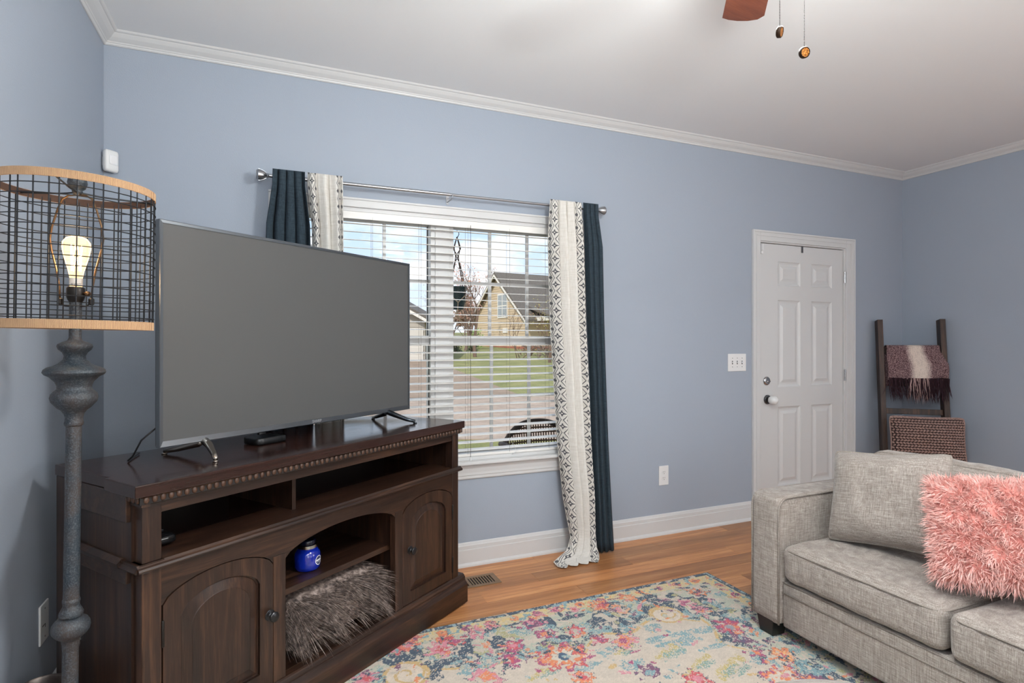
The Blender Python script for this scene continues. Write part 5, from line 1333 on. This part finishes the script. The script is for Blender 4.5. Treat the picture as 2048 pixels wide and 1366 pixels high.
tree('bare_tree', 'slim bare tree behind the hanging planter', gp_(930, 44), 7.5, .7, 9, lin((190, 140, 120)), 200)
tree('bare_tree', 'wide bare tree at the left edge of the tan house', gp_(975, 62), 9.0, .8, 12, lin((186, 140, 112)), 300)
tree('bare_tree', 'budding tree in front of the porch of the tan house', gp_(1099, 31), 5.2, .8, 15, lin((176, 166, 96)), 500, leafsize=.06)
tree('bare_tree', 'low bare ornamental tree before the tan gable wall', gp_(1040, 35), 4.2, .8, 18, lin((170, 130, 90)), 90, stems=3, levels=3, leafsize=.05)
tree('bare_tree', 'bare tree behind the grey house roof', gp_(846, 52), 8.0, .75, 22, lin((150, 140, 110)), 150)
tree('bare_tree', 'far bare tree beside the grey house', gp_(862, 70), 9.5, .75, 25, lin((180, 140, 120)), 200)
# wooded rise far behind, single trees with dense brown crowns
for k, (px, dep, hh, c) in enumerate(((905, 85, 6.5, (172, 136, 112)), (930, 92, 7.5, (186, 140, 110)), (958, 88, 7.0, (160, 134, 100)), (985, 95, 6.5, (178, 132, 108)), (885, 96, 7.0, (150, 128, 104)))):
    ln_ = ['russet tree crown on the rise left of the planter pot', 'russet tree crown on the rise behind the planter pot', 'olive brown tree crown on the rise by the tan roof', 'russet tree crown on the rise behind the tan roof edge', 'dull brown tree crown on the rise beside the mullion'][k]
    tree('woodland_tree', ln_, gp_(px, dep), hh, .9, 40 + k, lin(c), 900, levels=3, group='trees on the far rise', leafsize=.35)
def shrub(label, px, dep, r, c, seed, hh=.8):
    rr = random.Random(seed); t = thing('shrub', label, 'shrub', gp_(px, dep), group='shrubs by the tan house')
    b = MB(); st_ = MB()
    for q in range(260):
        a = rr.uniform(0, 6.28); f = rr.random() ** .5; zq = rr.uniform(.05, 1); p = Vector((math.cos(a) * r * f * math.sqrt(1 - (zq - .4) ** 2), math.sin(a) * r * f, zq * hh)); s_ = rr.uniform(.06, .12)
        d_ = Vector((rr.gauss(0, 1), rr.gauss(0, 1), rr.gauss(0, 1))).normalized(); e_ = d_.orthogonal().normalized()
        b.add([p, p + d_ * s_ + e_ * s_ * .5, p + d_ * 2 * s_, p + d_ * s_ - e_ * s_ * .5], [(0, 1, 2, 3)])
    for q in range(6):
        a = q; st_.tube([(0, 0, -.05), (math.cos(a) * r * .3, math.sin(a) * r * .3, hh * .5), (math.cos(a) * r * .6, math.sin(a) * r * .6, hh * .85)], .02, 5)
    o = b.build('leaves', leafm('shrub_leaf_%d' % seed, c), t); o['kind'] = 'stuff'; st_.build('stems', BARK, t)
shrub('dark green shrub at the left foot of the tan house', 911, 41.5, .42, lin((74, 84, 60)), 1)
shrub('dark green shrub between the planter and the tan house corner', 945, 41, .42, lin((84, 92, 64)), 2)
shrub('bright green shrub against the corner of the tan house', 951, 47, .7, lin((130, 168, 74)), 3, 1.6)
shrub('brown winter shrub in front of the porch', 1062, 37.5, .8, lin((122, 100, 80)), 4)
shrub('grey brown winter shrub right of the porch steps', 1098, 33.5, .8, lin((112, 98, 84)), 5)

# porch just outside: floor, roof, hanging planter, wicker chair
tag(MB().box(-2.2, 5.2, YB + WT, 5.05, -.22, -.10).build('porch_floor', mat('porch_concrete', color=lin((150, 146, 140)), rough=.9)), 'concrete porch floor outside the window', 'porch', kind='structure')
tag(MB().box(-2.2, 5.2, YB + WT, 5.05, 2.66, 2.76).box(-2.2, 5.2, 4.9, 5.05, 2.60, 2.66).build('porch_ceiling', WHITE), 'white porch ceiling outside the window', 'porch', kind='structure')
hpnt = at_depth(914, 683, 4.42)
hp = thing('hanging_planter', 'dark green pot in a knotted rope hanger outside the window', 'planter', (hpnt.x, hpnt.y, 0))
def hz2(y): return EYE - (y - 683) / FPX * 4.42
MB().lathe([(.001, hz2(619)), (.046, hz2(619)), (.056, hz2(612)), (.066, hz2(598)), (.072, hz2(582)), (.076, hz2(577)), (.076, hz2(574)), (.070, hz2(574)), (.066, hz2(584)), (.001, hz2(586))], 28).build('pot', mat('dark_green_pot', color=lin((38, 58, 58)), rough=.5), hp, smooth=True, angle=50)
MB().lathe([(.001, hz2(582)), (.068, hz2(584))], 20).build('soil', mat('potting_soil', color=lin((52, 40, 32)), rough=1), hp)
ROPE = mat('jute_rope', color=lin((196, 174, 146)), rough=.95); ROPED = mat('dark_rope', color=lin((96, 78, 66)), rough=.95)
MB().tube([(0, 0, hz2(462)), (.012, 0, hz2(464)), (.016, 0, hz2(468)), (.008, 0, hz2(473)), (0, 0, hz2(474))], .003, 6).tube([(0, 0, hz2(462)), (0, 0, 2.66)], .002, 5).build('hook', ROPED, hp)
for q in range(4):
    a = q * math.pi / 2 + .6; c_, s_ = math.cos(a), math.sin(a)
    P = [(0, 0, hz2(474)), (.020 * c_, .020 * s_, hz2(486)), (.036 * c_, .036 * s_, hz2(498)), (.014 * s_, -.014 * c_, hz2(512)), (.024 * c_, .024 * s_, hz2(526)), (.055 * c_, .055 * s_, hz2(552)), (.079 * c_, .079 * s_, hz2(576)), (.078 * c_, .078 * s_, hz2(592))]
    MB().tube(P, .004, 6).build('hanger_rope', ROPED, hp)
    for d_ in (-1, 1):
        a2 = a + d_ * math.pi / 4; MB().tube([(.078 * c_, .078 * s_, hz2(592)), (.070 * math.cos(a2), .070 * math.sin(a2), hz2(606)), (.040 * math.cos(a2), .040 * math.sin(a2), hz2(621)), (0, 0, hz2(626))], .0035, 6).build('net_rope', ROPE, hp)
for q in range(5):
    a = q * 1.3; MB().tube([(0, 0, hz2(624)), (.03 * math.cos(a), .02 * math.sin(a), hz2(640)), (.09 * math.cos(a), .05 * math.sin(a), hz2(658)), (.16 * math.cos(a) + .04, .06 * math.sin(a), hz2(676))], .003, 5).build('rope_tail', ROPE, hp)

ch0 = at_depth(1092, 900, 4.55)
wc = thing('wicker_chair', 'brown wicker porch chair with rounded back below the window', 'chair', (ch0.x + .05, ch0.y, -.10), math.radians(180))
WICK = mat('brown_wicker', lambda g: g.ramp(g.noise(g.coord('Object'), 60, 2), [(.3, lin((86, 64, 48))), (.7, lin((136, 106, 80)))]), rough=.7)
WICKD = mat('dark_wicker', color=lin((74, 60, 50)), rough=.7)
def back_top(x): return .735 - .22 * (abs(x) / .36) ** 2.6
b = MB(); rim_ = []
for k in range(33):
    x = -.36 + .72 * k / 32; y = -.30 + .10 * (x / .36) ** 2; rim_.append((x, y, back_top(x)))
MB().tube(rim_, .022, 8).build('back_rim', WICKD, wc, smooth=True)
s0 = None
for k in range(31):
    x = -.345 + .69 * k / 30; y = -.30 + .10 * (x / .36) ** 2
    MB().tube([(x, y + .03, .36), (x, y, back_top(x) - .005)], .0055, 5).build('back_cane', WICK, wc)
for zq in (.42, .47, .52, .565, .60, .64, .68, .71):
    hw = .345 * (1 if zq < .52 else max(.15, max(.0, (.735 - zq) / .22) ** (1 / 2.6)))
    MB().tube([(-hw + 2 * hw * k / 16, -.305 + .10 * ((-hw + 2 * hw * k / 16) / .36) ** 2 + (.006 if k % 2 else -.006), zq) for k in range(17)], .007, 5).build('back_weave', WICK, wc)
MB().rbox((0, .0, .36), (.34, .30, .03), .02, 6).build('seat', WICK, wc, smooth=True)
for sx in (-1, 1):
    MB().tube([(sx * .36, -.20, .58), (sx * .39, -.05, .60), (sx * .38, .22, .59), (sx * .36, .27, .50), (sx * .34, .28, .36)], .022, 8).build('arm', WICKD, wc, smooth=True)
    for yy in (-.26, .26): MB().tube([(sx * .31, yy, 0), (sx * .31, yy, .35)], .02, 8).build('leg', WICKD, wc, smooth=True)
